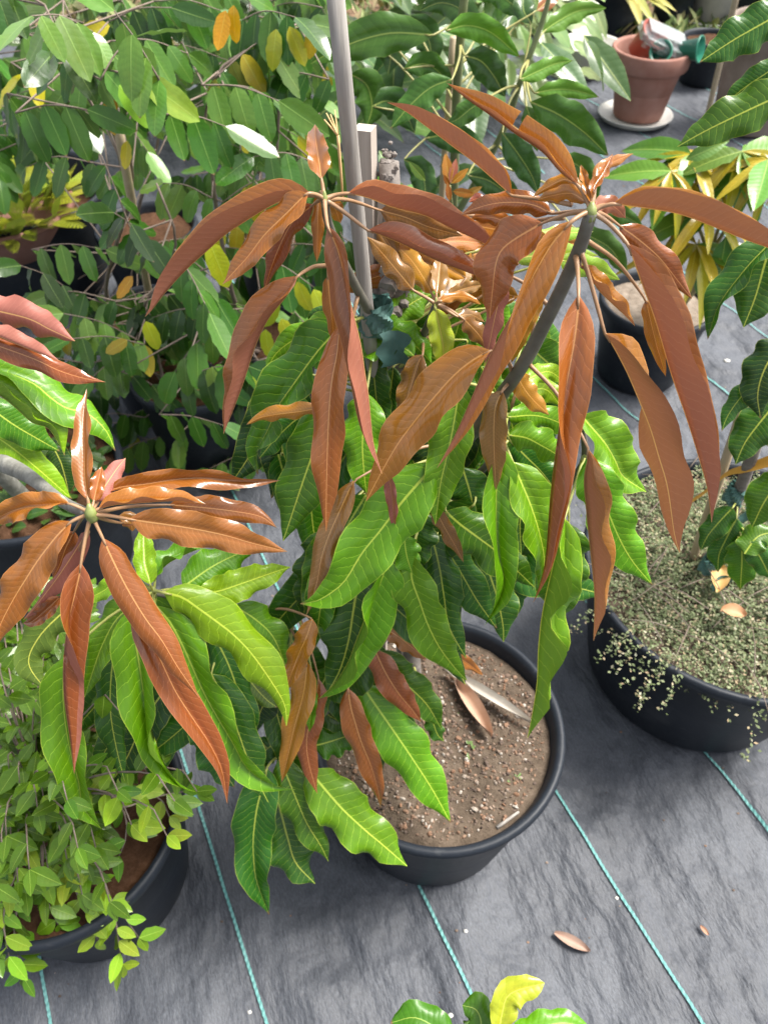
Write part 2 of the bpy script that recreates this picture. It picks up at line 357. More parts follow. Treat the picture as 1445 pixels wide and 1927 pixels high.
def traced_leaf(tree, pts, W, th1, th2, col, d0, d1=None, skel=None, hub=None, under=False, mat=None, wave=18., c=28., prof='mango', petr=.0017, N_=24, petcol=None, notch=None):
    d1 = d0 + .06 if d1 is None else d1
    n = N_; q = catmull(pts, n); t = np.linspace(0, 1, n); dep = d0 + (d1 - d0) * t ** 1.15
    mid = [np.array(P(q[i][0], q[i][1], dep[i])) for i in range(n)]
    side, view = [], []
    for i in range(n):
        a, b = mid[max(i - 1, 0)], mid[min(i + 1, n - 1)]
        T = Vector(b - a).normalized(); v = (CAM - Vector(mid[i])).normalized(); v = (v - T * v.dot(T)).normalized()
        s_ = v.cross(T)                                   # image side n=(-dy,dx)
        side.append(np.array(-s_) * -1.0); view.append(np.array(v))
    # make sure the side vector points to (-dy,dx) in the picture
    i = n // 2; dx, dy = q[i + 1] - q[i - 1]; sv = Vector(side[i])
    if (sv.dot(RT) * (-dy) + sv.dot(-UP) * dx) < 0: side = [-x for x in side]
    Wm = W * (d0 + d1) * .5 / F
    rnd = random.Random(int(pts[0][0] * 7 + pts[-1][1] * 13 + W))
    V, Fc, UV, ED = leaf_mesh_pts(mid, side, view, Wm, th1, th2, prof, c, wave, rnd=rnd)
    if notch:                                             # torn gap in one half: (t0, t1, side)
        m = 9; K = 4
        keep = []
        for f in Fc:
            i = f[0] // m; j = f[0] % m; tt = i / (n - 1)
            left = j < K
            if notch[0] <= tt <= notch[1] and (left == (notch[2] == 1)) and (j < 3 if left else j > 4): continue
            keep.append(f)
        Fc = keep
    # winding: upper face towards the viewer when the blade lies open
    f = Fc[(n // 2) * 8 + 3] if not notch else Fc[10]
    a, b, cc = (Vector(V[k]) for k in f[:3]); nn = (b - a).cross(cc - b)
    o = link_leaf('leaf', V, Fc, UV, ED, mat or M['green'], tree, COL[col] if isinstance(col, str) else col, flip=not under)
    # petiole from the twig to the blade
    base = Vector(mid[0]); T0 = Vector(mid[0] - mid[2]).normalized()
    if hub is None and skel:
        hub = min(skel, key=lambda h: (Vector(h) - base).length + .6 * max(0, (CAM - base).length - (CAM - Vector(h)).length))
    if hub is not None:
        h = Vector(hub); L = (h - base).length
        away = (base - CAM).normalized()
        mids = (h + base) * .5 + away * L * .12 + Vector((0, 0, .04 * L))
        pm = tube('petiole', [h, mids + T0 * L * .05, base, Vector(mid[1])], [petr * 1.25, petr, petr * .9, petr * .5], M['petiole'], o, 6, 10,
                  petcol or ((.34, .17, .06) if col in ('R', 'O', 'A', 'M', 'B') else (.34, .36, .05)))
    return o
def ensure_winding(o):
    pass
def skel_pts(lines, n=16):
    out = []
    for l in lines: out += [Vector(p) for p in catmull([tuple(p) for p in l], n)]
    return out

def nursery_pot(name, label, cx, cy, r0, r1, h, soil, soilz, group=None, ribs=0, lip=.012, mat='pot', soilname='soil', seg=64):
    root = thing(name, label, 'pot', (cx, cy, 0), group)
    prof = [(r0 * .2, .004), (r0 * .97, .004), (r0, .012), (r0 + (r1 - r0) * .5, h * .5), (r1 - .004, h - lip * 2.2), (r1 + .004, h - lip * 2.0), (r1 + .006, h - lip), (r1 + .004, h - .002), (r1, h), (r1 - .006, h - .001), (r1 - .010, h - lip), (r1 - .013, h - lip * 2), (r0 + (r1 - r0) * .8 - .012, h * .78), (r0 + (r1 - r0) * .6 - .012, h * .55)]
    wob = (lambda a, z: .012 * max(0, math.cos(a * ribs)) ** 8 * (1 if .03 < z < h - .06 else 0)) if ribs else None
    V, Fc = lathe(prof, seg, cx, cy, wob); Fc.append(tuple(range(seg))[::-1])
    mesh('body', V, Fc, M[mat], root)
    zr = soilz / h; rs = (r0 + (r1 - r0) * zr) - .010
    V = [(cx, cy, soilz)]; rings = 22
    for i in range(1, rings + 1):
        for k in range(seg):
            a = 2 * math.pi * k / seg; r = rs * i / rings
            x, y = cx + r * math.cos(a), cy + r * math.sin(a)
            V.append((x, y, soilz + .008 * noise.noise((x * 14, y * 14, 2)) + .005 * noise.noise((x * 40, y * 40, 2)) - (.004 if i == rings else 0)))
    Fc = [(0, 1 + k, 1 + (k + 1) % seg) for k in range(seg)]
    for i in range(rings - 1):
        for k in range(seg): Fc.append((1 + i * seg + k, 1 + (i + 1) * seg + k, 1 + (i + 1) * seg + (k + 1) % seg, 1 + i * seg + (k + 1) % seg))
    mesh(soilname, V, Fc, M[soil], root)
    return root
ICO = bmesh.new(); bmesh.ops.create_icosphere(ICO, subdivisions=1, radius=1); ICO_V = [v.co.copy() for v in ICO.verts]; ICO_F = [tuple(v.index for v in f.verts) for f in ICO.faces]; ICO.free()
def pebbles(name, parent, cx, cy, r, z, n, smin, smax, zfun=None):
    V, Fc = [], []; rd = random.Random(n)
    for _ in range(n):
        rr = r * math.sqrt(rd.random()); a = rd.uniform(0, 6.283); x, y = cx + rr * math.cos(a), cy + rr * math.sin(a)
        s_ = rd.uniform(smin, smax) * (1 if rd.random() < .85 else 1.5); b = len(V)
        zz = (zfun(x, y) if zfun else z + .008 * noise.noise((x * 14, y * 14, 2)) + .005 * noise.noise((x * 40, y * 40, 2)))
        rot = Matrix.Rotation(rd.uniform(0, 6), 3, (rd.random(), rd.random(), .5)); sc = Vector((rd.uniform(.7, 1.5), rd.uniform(.7, 1.1), rd.uniform(.4, .8)))
        for v in ICO_V:
            w = rot @ Vector((v.x * sc.x, v.y * sc.y, v.z * sc.z)) * s_
            V.append((x + w.x, y + w.y, zz + w.z + s_ * .2))
        Fc += [tuple(b + i for i in f) for f in ICO_F]
    o = mesh(name, V, Fc, M['pebble'], parent, smooth=False); o['kind'] = 'stuff'; return o

exec_marker = None
# ================================================================== main pot and mango
PX, PYc = .083, .553
main_pot = nursery_pot('nursery_pot', 'large black plastic nursery pot holding the red-leaved mango in crumbly brown soil', PX, PYc, .152, .193, .312, 'soil', .288, lip=.009)
pebbles('soil_grit', main_pot, PX, PYc, .168, .288, 2600, .0010, .0034)
tree = thing('mango_tree', 'young mango tree with hanging coppery red and green leaves in the central pot', 'tree', (.05, .60, .285))
hub1, hub2, hub4, hub5 = P(611, 375, .60), P(1112, 398, .535), P(820, 572, .73), P(290, 1114, .82)
TR = [Vector((.05, .60, .27)), P(765, 1050, 1.06), P(758, 880, .97), P(748, 600, .82), P(731, 305, .73)]
B2 = [P(756, 860, .955), P(850, 850, .85), P(962, 718, .70), P(1030, 597, .625), P(1085, 480, .567), hub2]
B1 = [P(750, 660, .85), P(704, 600, .77), P(655, 510, .68), P(620, 425, .625), hub1]
B4 = [P(752, 720, .88), P(792, 640, .80), hub4]
B5 = [P(764, 1010, 1.04), P(650, 1110, 1.01), P(480, 1150, .94), hub5]
B6 = [P(765, 1050, 1.06), P(722, 1200, 1.06), P(640, 1310, 1.05), P(525, 1425, 1.06)]
B7 = [P(758, 900, .98), P(850, 930, .92), P(935, 850, .85), P(958, 780, .80)]
B8 = [P(850, 930, .92), P(1000, 960, .88), P(1092, 880, .82), P(1095, 790, .77)]
def branch(par, pts, rad, mat='stem', name='branch', seg=10): return tube(name, pts, rad, M[mat], par, seg, len(pts) * 7)
branch(tree, TR, [.014, .013, .012, .012, .010], 'bark', 'trunk', 12)
branch(tree, B2, [.0085, .008, .0072, .0066, .0058, .0048])
branch(tree, B1, [.007, .0055, .0045, .0038, .0034])
branch(tree, B4, [.005, .004, .003]); branch(tree, B5, [.008, .007, .006, .004]); branch(tree, B6, [.007, .006, .005, .003])
branch(tree, B7, [.006, .005, .004, .003]); branch(tree, B8, [.005, .004, .004, .003])
# knobby stump at the trunk's cut top and the burl lower down
def knob(par, c, r, n, name='knob', mat='bark'):
    rd = random.Random(n); V, Fc = [], []
    for _ in range(n):
        p = Vector(c) + Vector((rd.gauss(0, 1), rd.gauss(0, 1), rd.gauss(0, 1.3))) * r * .55; s_ = r * rd.uniform(.3, .55); b = len(V)
        for v in ICO_V: V.append(p + v * s_ * rd.uniform(.8, 1.2))
        Fc += [tuple(b + i for i in f) for f in ICO_F]
    return mesh(name, V, Fc, M[mat], par, smooth=False)
knob(tree, P(731, 300, .73), .006, 22); knob(tree, P(728, 325, .735), .009, 30); knob(tree, P(738, 548, .80), .02, 60)
# growing tips
for h, r in ((hub1, .0030), (hub2, .0046), (hub4, .0028), (hub5, .0045)):
    V, Fc = tube_geo([h + Vector((0, 0, -.006)), h, h + Vector((0, .002, .006))], [r * .9, r, r * .25], 8, 8)
    mesh('shoot_tip', V, Fc, M['petiole'], tree, color=(.2, .24, .03))
SK = dict(t=skel_pts([TR, B1, B2, B4, B5, B6, B7, B8]))
h1, h2, h3x = hub1, hub2, None
Y_ = M['young']; G_ = M['green']
# (pts, W, th1, th2, colour, d0, d1, hub, options)
RED = [
 # cluster 1
 ([(605,337),(600,300),(594,262),(593,234)],25,(20,20),(25,25),'R',.60,.63,h1,{}),
 ([(588,368),(545,374),(510,388),(459,419),(426,441),(393,470),(349,510),(311,552),(287,583),(274,596)],50,(-8,-15),(112,172),'R',.60,.66,h1,dict(wave=4,c=3)),
 ([(580,364),(566,375),(537,404),(499,441),(470,479),(446,506),(419,535)],33,(-15,-25),(45,30),'O',.59,.63,h1,{}),
 ([(590,385),(553,415),(530,455),(512,500),(497,548)],23,(-25,-25),(-25,-20),'R',.625,.68,h1,{}),
 ([(560,520),(541,556),(506,600),(482,650),(464,705),(448,750),(421,817)],54,(-10,-12),(85,128),'R',.635,.70,P(613,500,.665),dict(wave=6)),
 ([(617,426),(635,466),(648,514),(657,554),(668,600),(680,650),(687,700),(694,744),(703,832),(719,892)],43,(-22,-18),(40,142),'R',.585,.655,h1,dict(wave=5)),
 ([(655,364),(693,373),(737,390),(799,406),(848,430),(880,444),(913,460),(950,482)],46,(122,150),(-8,-15),'R',.60,.62,h1,dict(wave=4,c=4)),
 ([(693,434),(726,447),(759,461),(826,493),(880,513),(915,527),(945,538)],42,(105,118),(-5,-18),'R',.61,.635,h1,dict(wave=4)),
 ([(715,396),(760,408),(810,428),(870,444)],26,(-20,-20),(10,10),'B',.67,.69,h1,{}),
 ([(600,365),(598,420),(597,470),(596,494)],14,(-20,-20),(-20,-20),'O',.63,.66,h1,{}),
 ([(617,380),(630,392),(641,420)],18,(-20,-20),(-20,-20),'A',.63,.66,h1,{}),
 ([(617,520),(620,560),(625,600),(630,650)],17,(-20,-20),(-20,-20),'O',.66,.70,P(620,470,.64),{}),
 ([(640,612),(635,664),(624,721),(618,799),(615,888),(614,950),(614,1000)],37,(-15,-10),(62,-28),'O',.67,.745,P(640,560,.70),dict(wave=12)),
 ([(602,768),(560,775),(520,780),(490,786),(464,799)],20,(-10,-10),(-50,-50),'A',.71,.72,None,{}),
 ([(727,880),(735,920),(740,960),(741,999)],14,(-10,-10),(40,40),'M',.73,.76,None,{}),
 ([(665,905),(640,960),(618,1010),(605,1050),(598,1090),(588,1125),(577,1157)],25,(-15,-15),(10,20),'B',.75,.80,None,{}),
 # cluster 2
 ([(1088,350),(1054,325),(1019,286),(973,255),(924,219),(880,188),(840,156)],42,(12,15),(105,106),'O',.54,.58,h2,dict(wave=3,notch=(.44,.49,1))),
 ([(962,368),(930,340),(890,305),(850,275),(800,237),(760,208),(729,193)],36,(-5,-10),(150,160),'A',.58,.62,P(1075,385,.56),dict(wave=4,c=3)),
 ([(1120,352),(1130,318),(1160,302),(1191,289)],13,(-20,-20),(0,0),'A',.545,.56,h2,{}),
 ([(1114,372),(1118,350),(1135,325),(1152,290)],17,(55,55),(50,50),'O',.535,.545,h2,{}),
 ([(1112,382),(1102,345),(1092,310)],14,(45,45),(50,50),'O',.535,.55,h2,{}),
 ([(1098,362),(1066,338),(1030,352),(1002,370)],15,(-20,-20),(-30,-30),'A',.555,.57,h2,{}),
 ([(1102,380),(1075,364),(1040,368),(1010,376)],18,(-10,-10),(-30,-30),'O',.55,.57,h2,{}),
 ([(1118,388),(1140,383),(1160,393),(1177,411)],18,(-10,-10),(-10,-10),'M',.55,.57,h2,{}),
 ([(1020,420),(975,446),(944,470),(932,500),(926,550),(921,599)],47,(-10,-28),(18,10),'O',.565,.605,h2,{}),
 ([(948,515),(937,570),(928,610),(920,650),(912,685)],20,(-10,-10),(-20,-20),'M',.61,.65,None,dict(under=True)),
 ([(1035,402),(1010,388),(975,381),(930,383),(890,394),(866,404)],25,(-12,-12),(-20,-20),'R',.59,.60,h2,{}),
 ([(960,422),(930,410),(900,409),(884,413)],16,(-12,-12),(-20,-20),'O',.61,.62,P(1060,410,.58),{}),
 ([(918,392),(900,374),(882,380)],12,(-12,-12),(-20,-20),'M',.63,.63,P(1040,400,.6),{}),
 ([(1076,416),(1041,454),(1013,499),(985,550),(955,604),(928,655),(905,705),(884,755),(855,820),(822,881)],45,(28,128),(-10,-15),'O',.53,.62,h2,dict(wave=4)),
 ([(1088,556),(1086,591),(1079,646),(1068,705),(1056,770),(1046,840),(1035,930),(1027,1040),(1018,1090),(1003,1133)],50,(12,134),(-8,45),'O',.545,.64,P(1083,482,.562),dict(wave=8)),
 ([(1138,628),(1153,653),(1177,698),(1200,751),(1222,806),(1239,861),(1255,917),(1268,1005),(1278,1040)],66,(118,165),(-5,-120),'O',.575,.655,P(1092,470,.56),dict(wave=7,c=3)),
 ([(1180,459),(1206,533),(1231,601),(1257,689),(1270,729),(1293,795),(1315,866),(1330,921),(1338,983)],63,(122,172),(-2,-8),'R',.535,.62,h2,dict(wave=4,c=3)),
 ([(1153,384),(1206,391),(1257,399),(1295,409),(1358,434),(1408,454),(1445,467),(1510,497)],48,(150,168),(-2,-6),'A',.53,.53,h2,dict(wave=3,c=3)),
 ([(1165,425),(1200,450),(1240,485),(1272,525),(1301,562)],28,(-10,-10),(-15,-15),'R',.57,.60,h2,{}),
 ([(1215,565),(1225,610),(1235,650),(1247,690),(1252,709)],17,(-10,-10),(30,30),'O',.61,.64,P(1100,450,.56),{}),
 ([(1092,500),(1125,546),(1150,571),(1175,594),(1194,614)],30,(118,122),(-10,-10),'A',.585,.62,P(1090,470,.565),{}),
 ([(1108,848),(1098,900),(1102,960),(1108,1020),(1115,1085),(1118,1130),(1116,1206)],52,(128,132),(-5,-30),'O',.65,.73,None,dict(wave=8)),
 ([(922,660),(884,682),(850,711),(817,748),(784,788),(751,832),(724,877),(689,943)],52,(-10,-18),(52,0),'A',.62,.705,P(965,710,.70),dict(wave=11)),
 ([(945,735),(932,765),(929,800),(929,840),(931,885),(933,922)],29,(-8,-8),(15,15),'B',.69,.74,P(962,718,.70),{}),
 ([(970,700),(985,730),(1005,755),(1033,781)],23,(-10,-10),(-20,-20),'A',.70,.73,P(965,710,.70),{}),
 ([(815,950),(835,990),(855,1025),(872,1058)],18,(-30,-30),(20,20),'B',.765,.81,None,{}),
 # small shoot (hub 4)
 ([(819,580),(826,612),(832,640),(834,670),(826,700)],26,(10,10),(15,15),'Y',.725,.76,hub4,{}),
 ([(821,553),(824,537),(827,505),(830,480)],20,(15,15),(30,30),'B',.73,.75,hub4,{}),
 ([(777,546),(760,525),(735,495),(712,468),(690,445)],24,(-10,-10),(-20,-20),'B',.72,.72,hub4,{}),
 ([(812,552),(798,525),(778,495),(755,470),(735,455)],22,(-10,-10),(-20,-20),'A',.74,.76,hub4,{}),
 ([(828,560),(842,550),(857,530),(870,510),(886,490)],28,(-10,-10),(-20,-20),'B',.75,.78,hub4,{}),
 ([(828,567),(850,558),(880,560),(905,573)],11,(-10,-10),(-20,-20),'A',.72,.73,hub4,{}),
 ([(842,560),(860,548),(885,540),(912,535)],15,(-10,-10),(20,20),'B',.74,.76,hub4,{}),
 ([(873,601),(890,618),(905,636),(915,656)],20,(-10,-10),(-20,-20),'B',.73,.75,hub4,{}),
 ([(860,596),(885,592),(912,606)],12,(-10,-10),(-20,-20),'B',.73,.75,hub4,{}),
 # low red leaves
 ([(705,1222),(725,1265),(750,1305),(775,1335),(792,1358)],30,(-10,-10),(15,15),'R',.95,1.0,None,{}),
 ([(655,1296),(660,1330),(667,1355),(680,1397),(698,1441),(712,1490),(716,1520)],28,(-10,-10),(5,30),'R',.95,1.03,None,{}),
 ([(718,1180),(745,1195),(775,1218),(802,1242)],20,(-10,-10),(-10,-10),'O',.96,1.0,None,{}),
 ([(828,1213),(860,1235),(885,1252),(909,1271)],14,(-10,-10),(20,20),'O',.98,1.02,None,{}),
 ([(578,1245),(574,1290),(566,1326),(553,1373),(543,1418),(530,1473)],28,(-10,-10),(10,45),'A',.91,.97,None,{}),
 ([(588,1165),(577,1198),(562,1232),(548,1270),(535,1303)],24,(-10,-10),(-10,30),'A',.87,.90,None,{}),
 ([(600,1278),(592,1330),(578,1385),(580,1430),(597,1493)],26,(-10,-10),(-10,-10),'R',.96,1.01,None,{}),
]
GRN = [
 # around hub 5
 ([(309,1116),(342,1124),(375,1146),(408,1170),(441,1196),(475,1232),(517,1292),(537,1330),(539,1366)],45,(-42,-30),(-8,-15),'L',.785,.86,hub5,dict(wave=10)),
 ([(245,1145),(252,1185),(259,1226),(268,1282),(276,1335),(290,1385),(312,1440),(340,1475),(367,1490)],50,(-8,60),(0,100),'G',.79,.88,hub5,dict(wave=8)),
 ([(125,1235),(120,1290),(122,1340),(128,1385),(137,1430),(149,1470),(158,1520),(192,1560)],46,(-5,30),(60,60),'G',.82,.90,hub5,dict(wave=12)),
 ([(225,1160),(212,1250),(208,1330),(218,1400),(235,1470)],32,(-10,-10),(-10,-10),'D',.88,.93,hub5,{}),
 ([(270,1132),(225,1160),(195,1210),(175,1265),(160,1312)],34,(-10,-10),(25,50),'G',.83,.88,hub5,{}),
 ([(150,1128),(105,1165),(70,1205),(55,1250),(90,1302)],32,(-10,-10),(-10,-10),'U',.84,.86,hub5,dict(under=True)),
 ([(293,1140),(320,1170),(344,1214),(362,1254),(385,1305),(410,1350),(440,1400),(465,1445),(510,1475),(556,1486)],47,(-5,0),(22,85),'G',.80,.90,hub5,dict(wave=12)),
 ([(400,1190),(430,1250),(450,1310),(460,1370),(455,1432)],34,(-10,-10),(-10,-10),'D',.90,.96,None,{}),
 ([(380,1330),(400,1390),(415,1440),(442,1482)],42,(-10,-10),(-10,-10),'D',.95,.98,None,{}),
 ([(283,1100),(280,1085),(273,1059),(271,1015),(270,985)],22,(15,15),(20,20),'L',.81,.83,hub5,{}),
 ([(292,1096),(300,1078),(320,1059),(353,1042),(382,1031)],32,(98,102),(-10,-10),'G',.82,.85,hub5,{}),
 ([(345,1105),(397,1068),(444,1044),(482,1030)],38,(-10,-10),(-10,-10),'G',.86,.90,hub5,{}),
 ([(370,1120),(413,1112),(464,1095),(515,1077),(547,1067)],32,(-10,-10),(10,10),'L',.84,.88,hub5,{}),
 ([(440,1140),(480,1165),(515,1200),(541,1262)],32,(-10,-10),(-10,-10),'G',.89,.92,None,{}),
 ([(440,1230),(470,1280),(500,1315),(522,1331)],30,(-10,-10),(-10,-10),'U',.93,.95,None,{}),
 ([(230,1080),(205,1105),(180,1120),(150,1128)],18,(-10,-10),(20,20),'L',.82,.84,hub5,{}),
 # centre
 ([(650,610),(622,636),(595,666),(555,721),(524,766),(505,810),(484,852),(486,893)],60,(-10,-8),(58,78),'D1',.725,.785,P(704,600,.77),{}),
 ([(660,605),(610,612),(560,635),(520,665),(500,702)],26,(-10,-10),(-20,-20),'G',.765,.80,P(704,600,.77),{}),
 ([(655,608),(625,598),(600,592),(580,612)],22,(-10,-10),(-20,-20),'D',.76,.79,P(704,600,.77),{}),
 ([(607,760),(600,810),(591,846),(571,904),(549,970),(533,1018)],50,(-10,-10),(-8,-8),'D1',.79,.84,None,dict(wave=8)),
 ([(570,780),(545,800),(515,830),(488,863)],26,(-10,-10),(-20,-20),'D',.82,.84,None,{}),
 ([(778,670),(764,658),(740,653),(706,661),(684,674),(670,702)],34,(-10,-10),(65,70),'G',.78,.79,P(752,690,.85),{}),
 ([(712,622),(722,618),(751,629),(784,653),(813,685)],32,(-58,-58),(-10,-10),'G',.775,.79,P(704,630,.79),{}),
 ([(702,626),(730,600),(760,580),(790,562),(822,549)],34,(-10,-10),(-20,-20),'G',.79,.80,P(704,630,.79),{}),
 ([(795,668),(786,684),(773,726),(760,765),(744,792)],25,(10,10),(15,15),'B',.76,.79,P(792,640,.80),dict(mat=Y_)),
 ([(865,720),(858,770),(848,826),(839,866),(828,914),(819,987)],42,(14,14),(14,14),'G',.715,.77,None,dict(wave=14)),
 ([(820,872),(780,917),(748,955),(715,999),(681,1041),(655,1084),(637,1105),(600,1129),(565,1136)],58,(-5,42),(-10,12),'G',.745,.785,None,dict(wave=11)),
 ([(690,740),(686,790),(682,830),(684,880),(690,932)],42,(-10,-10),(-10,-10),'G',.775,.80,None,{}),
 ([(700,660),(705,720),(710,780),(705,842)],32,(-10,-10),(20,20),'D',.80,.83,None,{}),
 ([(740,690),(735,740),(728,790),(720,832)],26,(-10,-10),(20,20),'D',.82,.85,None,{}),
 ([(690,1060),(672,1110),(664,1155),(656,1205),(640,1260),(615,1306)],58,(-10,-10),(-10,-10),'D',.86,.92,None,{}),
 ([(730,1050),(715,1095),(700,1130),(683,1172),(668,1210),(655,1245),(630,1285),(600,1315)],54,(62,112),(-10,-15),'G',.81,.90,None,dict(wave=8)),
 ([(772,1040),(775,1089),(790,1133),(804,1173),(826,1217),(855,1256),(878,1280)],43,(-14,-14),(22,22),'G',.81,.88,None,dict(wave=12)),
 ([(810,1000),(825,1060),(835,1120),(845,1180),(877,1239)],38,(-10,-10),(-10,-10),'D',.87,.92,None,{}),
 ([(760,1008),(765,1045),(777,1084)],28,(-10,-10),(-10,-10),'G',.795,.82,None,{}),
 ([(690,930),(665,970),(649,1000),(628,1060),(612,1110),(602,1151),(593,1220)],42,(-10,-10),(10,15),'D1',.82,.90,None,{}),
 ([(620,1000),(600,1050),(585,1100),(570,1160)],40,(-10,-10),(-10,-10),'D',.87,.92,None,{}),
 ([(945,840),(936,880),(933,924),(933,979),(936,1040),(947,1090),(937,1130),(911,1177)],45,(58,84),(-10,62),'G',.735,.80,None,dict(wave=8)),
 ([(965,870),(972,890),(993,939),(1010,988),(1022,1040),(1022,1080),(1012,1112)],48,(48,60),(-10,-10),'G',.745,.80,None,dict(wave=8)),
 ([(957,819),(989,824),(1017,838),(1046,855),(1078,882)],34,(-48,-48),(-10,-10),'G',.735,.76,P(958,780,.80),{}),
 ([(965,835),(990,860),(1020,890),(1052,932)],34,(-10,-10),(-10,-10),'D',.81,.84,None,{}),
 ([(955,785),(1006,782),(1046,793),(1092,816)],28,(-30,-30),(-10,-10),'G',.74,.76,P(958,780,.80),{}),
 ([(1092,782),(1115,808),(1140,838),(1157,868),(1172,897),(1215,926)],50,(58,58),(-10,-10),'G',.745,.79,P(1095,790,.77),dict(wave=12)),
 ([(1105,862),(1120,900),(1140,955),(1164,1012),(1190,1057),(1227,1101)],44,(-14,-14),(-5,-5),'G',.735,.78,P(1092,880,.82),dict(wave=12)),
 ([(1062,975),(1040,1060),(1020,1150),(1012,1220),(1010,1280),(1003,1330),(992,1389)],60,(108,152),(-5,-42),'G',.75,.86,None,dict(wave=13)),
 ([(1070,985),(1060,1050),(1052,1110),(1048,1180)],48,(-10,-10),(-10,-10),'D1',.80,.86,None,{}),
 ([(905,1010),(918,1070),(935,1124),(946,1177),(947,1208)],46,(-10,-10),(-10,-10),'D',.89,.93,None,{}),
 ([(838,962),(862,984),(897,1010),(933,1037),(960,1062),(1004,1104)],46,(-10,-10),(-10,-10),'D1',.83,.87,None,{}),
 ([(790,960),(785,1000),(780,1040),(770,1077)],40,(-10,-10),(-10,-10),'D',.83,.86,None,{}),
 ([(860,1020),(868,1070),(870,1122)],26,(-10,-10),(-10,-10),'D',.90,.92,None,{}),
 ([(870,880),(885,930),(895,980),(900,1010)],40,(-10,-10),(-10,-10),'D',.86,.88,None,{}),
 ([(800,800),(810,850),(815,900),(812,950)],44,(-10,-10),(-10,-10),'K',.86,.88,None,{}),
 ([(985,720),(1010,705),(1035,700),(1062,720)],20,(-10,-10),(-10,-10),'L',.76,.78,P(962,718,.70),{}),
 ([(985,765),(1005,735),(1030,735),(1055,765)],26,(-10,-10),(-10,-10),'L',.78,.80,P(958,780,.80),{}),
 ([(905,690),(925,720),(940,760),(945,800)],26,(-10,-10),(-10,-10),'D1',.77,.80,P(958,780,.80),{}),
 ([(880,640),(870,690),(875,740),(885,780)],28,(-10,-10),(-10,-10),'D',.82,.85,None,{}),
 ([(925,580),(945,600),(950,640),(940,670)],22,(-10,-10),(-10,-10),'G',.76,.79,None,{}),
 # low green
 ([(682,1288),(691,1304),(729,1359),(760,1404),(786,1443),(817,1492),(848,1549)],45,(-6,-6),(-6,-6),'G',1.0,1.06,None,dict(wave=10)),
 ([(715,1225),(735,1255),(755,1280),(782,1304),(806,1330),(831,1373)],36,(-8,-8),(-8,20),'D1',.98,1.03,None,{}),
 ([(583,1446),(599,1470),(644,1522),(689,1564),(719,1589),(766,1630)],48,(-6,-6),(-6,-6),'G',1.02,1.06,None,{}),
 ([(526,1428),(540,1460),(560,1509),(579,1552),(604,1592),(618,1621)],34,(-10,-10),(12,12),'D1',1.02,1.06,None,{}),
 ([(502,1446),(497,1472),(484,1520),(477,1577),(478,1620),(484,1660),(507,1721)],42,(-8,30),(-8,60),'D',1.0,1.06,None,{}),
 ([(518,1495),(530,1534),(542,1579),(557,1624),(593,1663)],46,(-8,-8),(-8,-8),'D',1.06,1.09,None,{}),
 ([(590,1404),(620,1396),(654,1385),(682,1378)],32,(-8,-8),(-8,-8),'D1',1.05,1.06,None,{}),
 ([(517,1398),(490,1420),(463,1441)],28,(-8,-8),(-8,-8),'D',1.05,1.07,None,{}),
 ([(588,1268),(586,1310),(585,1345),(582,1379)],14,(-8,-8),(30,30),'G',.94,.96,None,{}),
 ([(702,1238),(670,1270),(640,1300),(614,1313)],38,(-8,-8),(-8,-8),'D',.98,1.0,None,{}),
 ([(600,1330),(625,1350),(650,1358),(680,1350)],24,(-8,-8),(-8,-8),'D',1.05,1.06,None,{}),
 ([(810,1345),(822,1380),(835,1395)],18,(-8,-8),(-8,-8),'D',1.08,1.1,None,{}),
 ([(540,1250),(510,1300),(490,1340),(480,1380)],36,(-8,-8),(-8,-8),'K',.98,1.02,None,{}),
]
def put(tree, rows, mat, sk):
    for pts, W, a, b, col, d0, d1, hub, op in rows:
        op = dict(op); m = op.pop('mat', mat)
        if hub is not None and not isinstance(hub, Vector): hub = Vector(hub)
        traced_leaf(tree, pts, W, a, b, col, d0, d1, skel=sk, hub=hub, mat=m, **op)
RED = [(p, W * .93, *r[:-1], dict(r[-1], wave=r[-1].get('wave', 14) * 1.35)) for p, W, *r in RED]; put(tree, RED, Y_, SK['t']); GRN = [(p, W * 1.02, *r[:-1], dict(r[-1], wave=r[-1].get('wave', 14) * 1.9)) for p, W, *r in GRN]; put(tree, GRN, G_, SK['t'])

rf = random.Random(64)
for k in range(26):
    x, y, d = rf.uniform(700, 1060), rf.uniform(400, 560), rf.uniform(.74, .84)
    an = rf.uniform(-2.4, 2.4); L = rf.uniform(90, 170)
    ex, ey = x + math.sin(an) * L, y + math.cos(an) * L * (.9 if math.cos(an) > 0 else .45)
    traced_leaf(tree, [(x, y), ((x + ex) / 2 + rf.uniform(-8, 8), (y + ey) / 2 - 6), (ex, ey)], rf.uniform(17, 25), (rf.uniform(-25, 25),) * 2, (rf.uniform(-25, 25),) * 2, rf.choice(['A', 'O', 'B', 'A', 'L']), d, d + .04, skel=SK['t'], mat=Y_, N_=14)
for k in range(16):
    x, y, d = rf.uniform(640, 1060), rf.uniform(540, 700), rf.uniform(.84, .92)
    an = rf.gauss(0, .8); L = rf.uniform(150, 220)
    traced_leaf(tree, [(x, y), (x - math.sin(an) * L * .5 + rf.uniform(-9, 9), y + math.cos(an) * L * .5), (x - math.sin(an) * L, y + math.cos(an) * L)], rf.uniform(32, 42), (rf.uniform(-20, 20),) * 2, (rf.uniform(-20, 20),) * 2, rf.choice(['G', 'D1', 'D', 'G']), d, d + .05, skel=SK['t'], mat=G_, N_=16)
rf = random.Random(101)
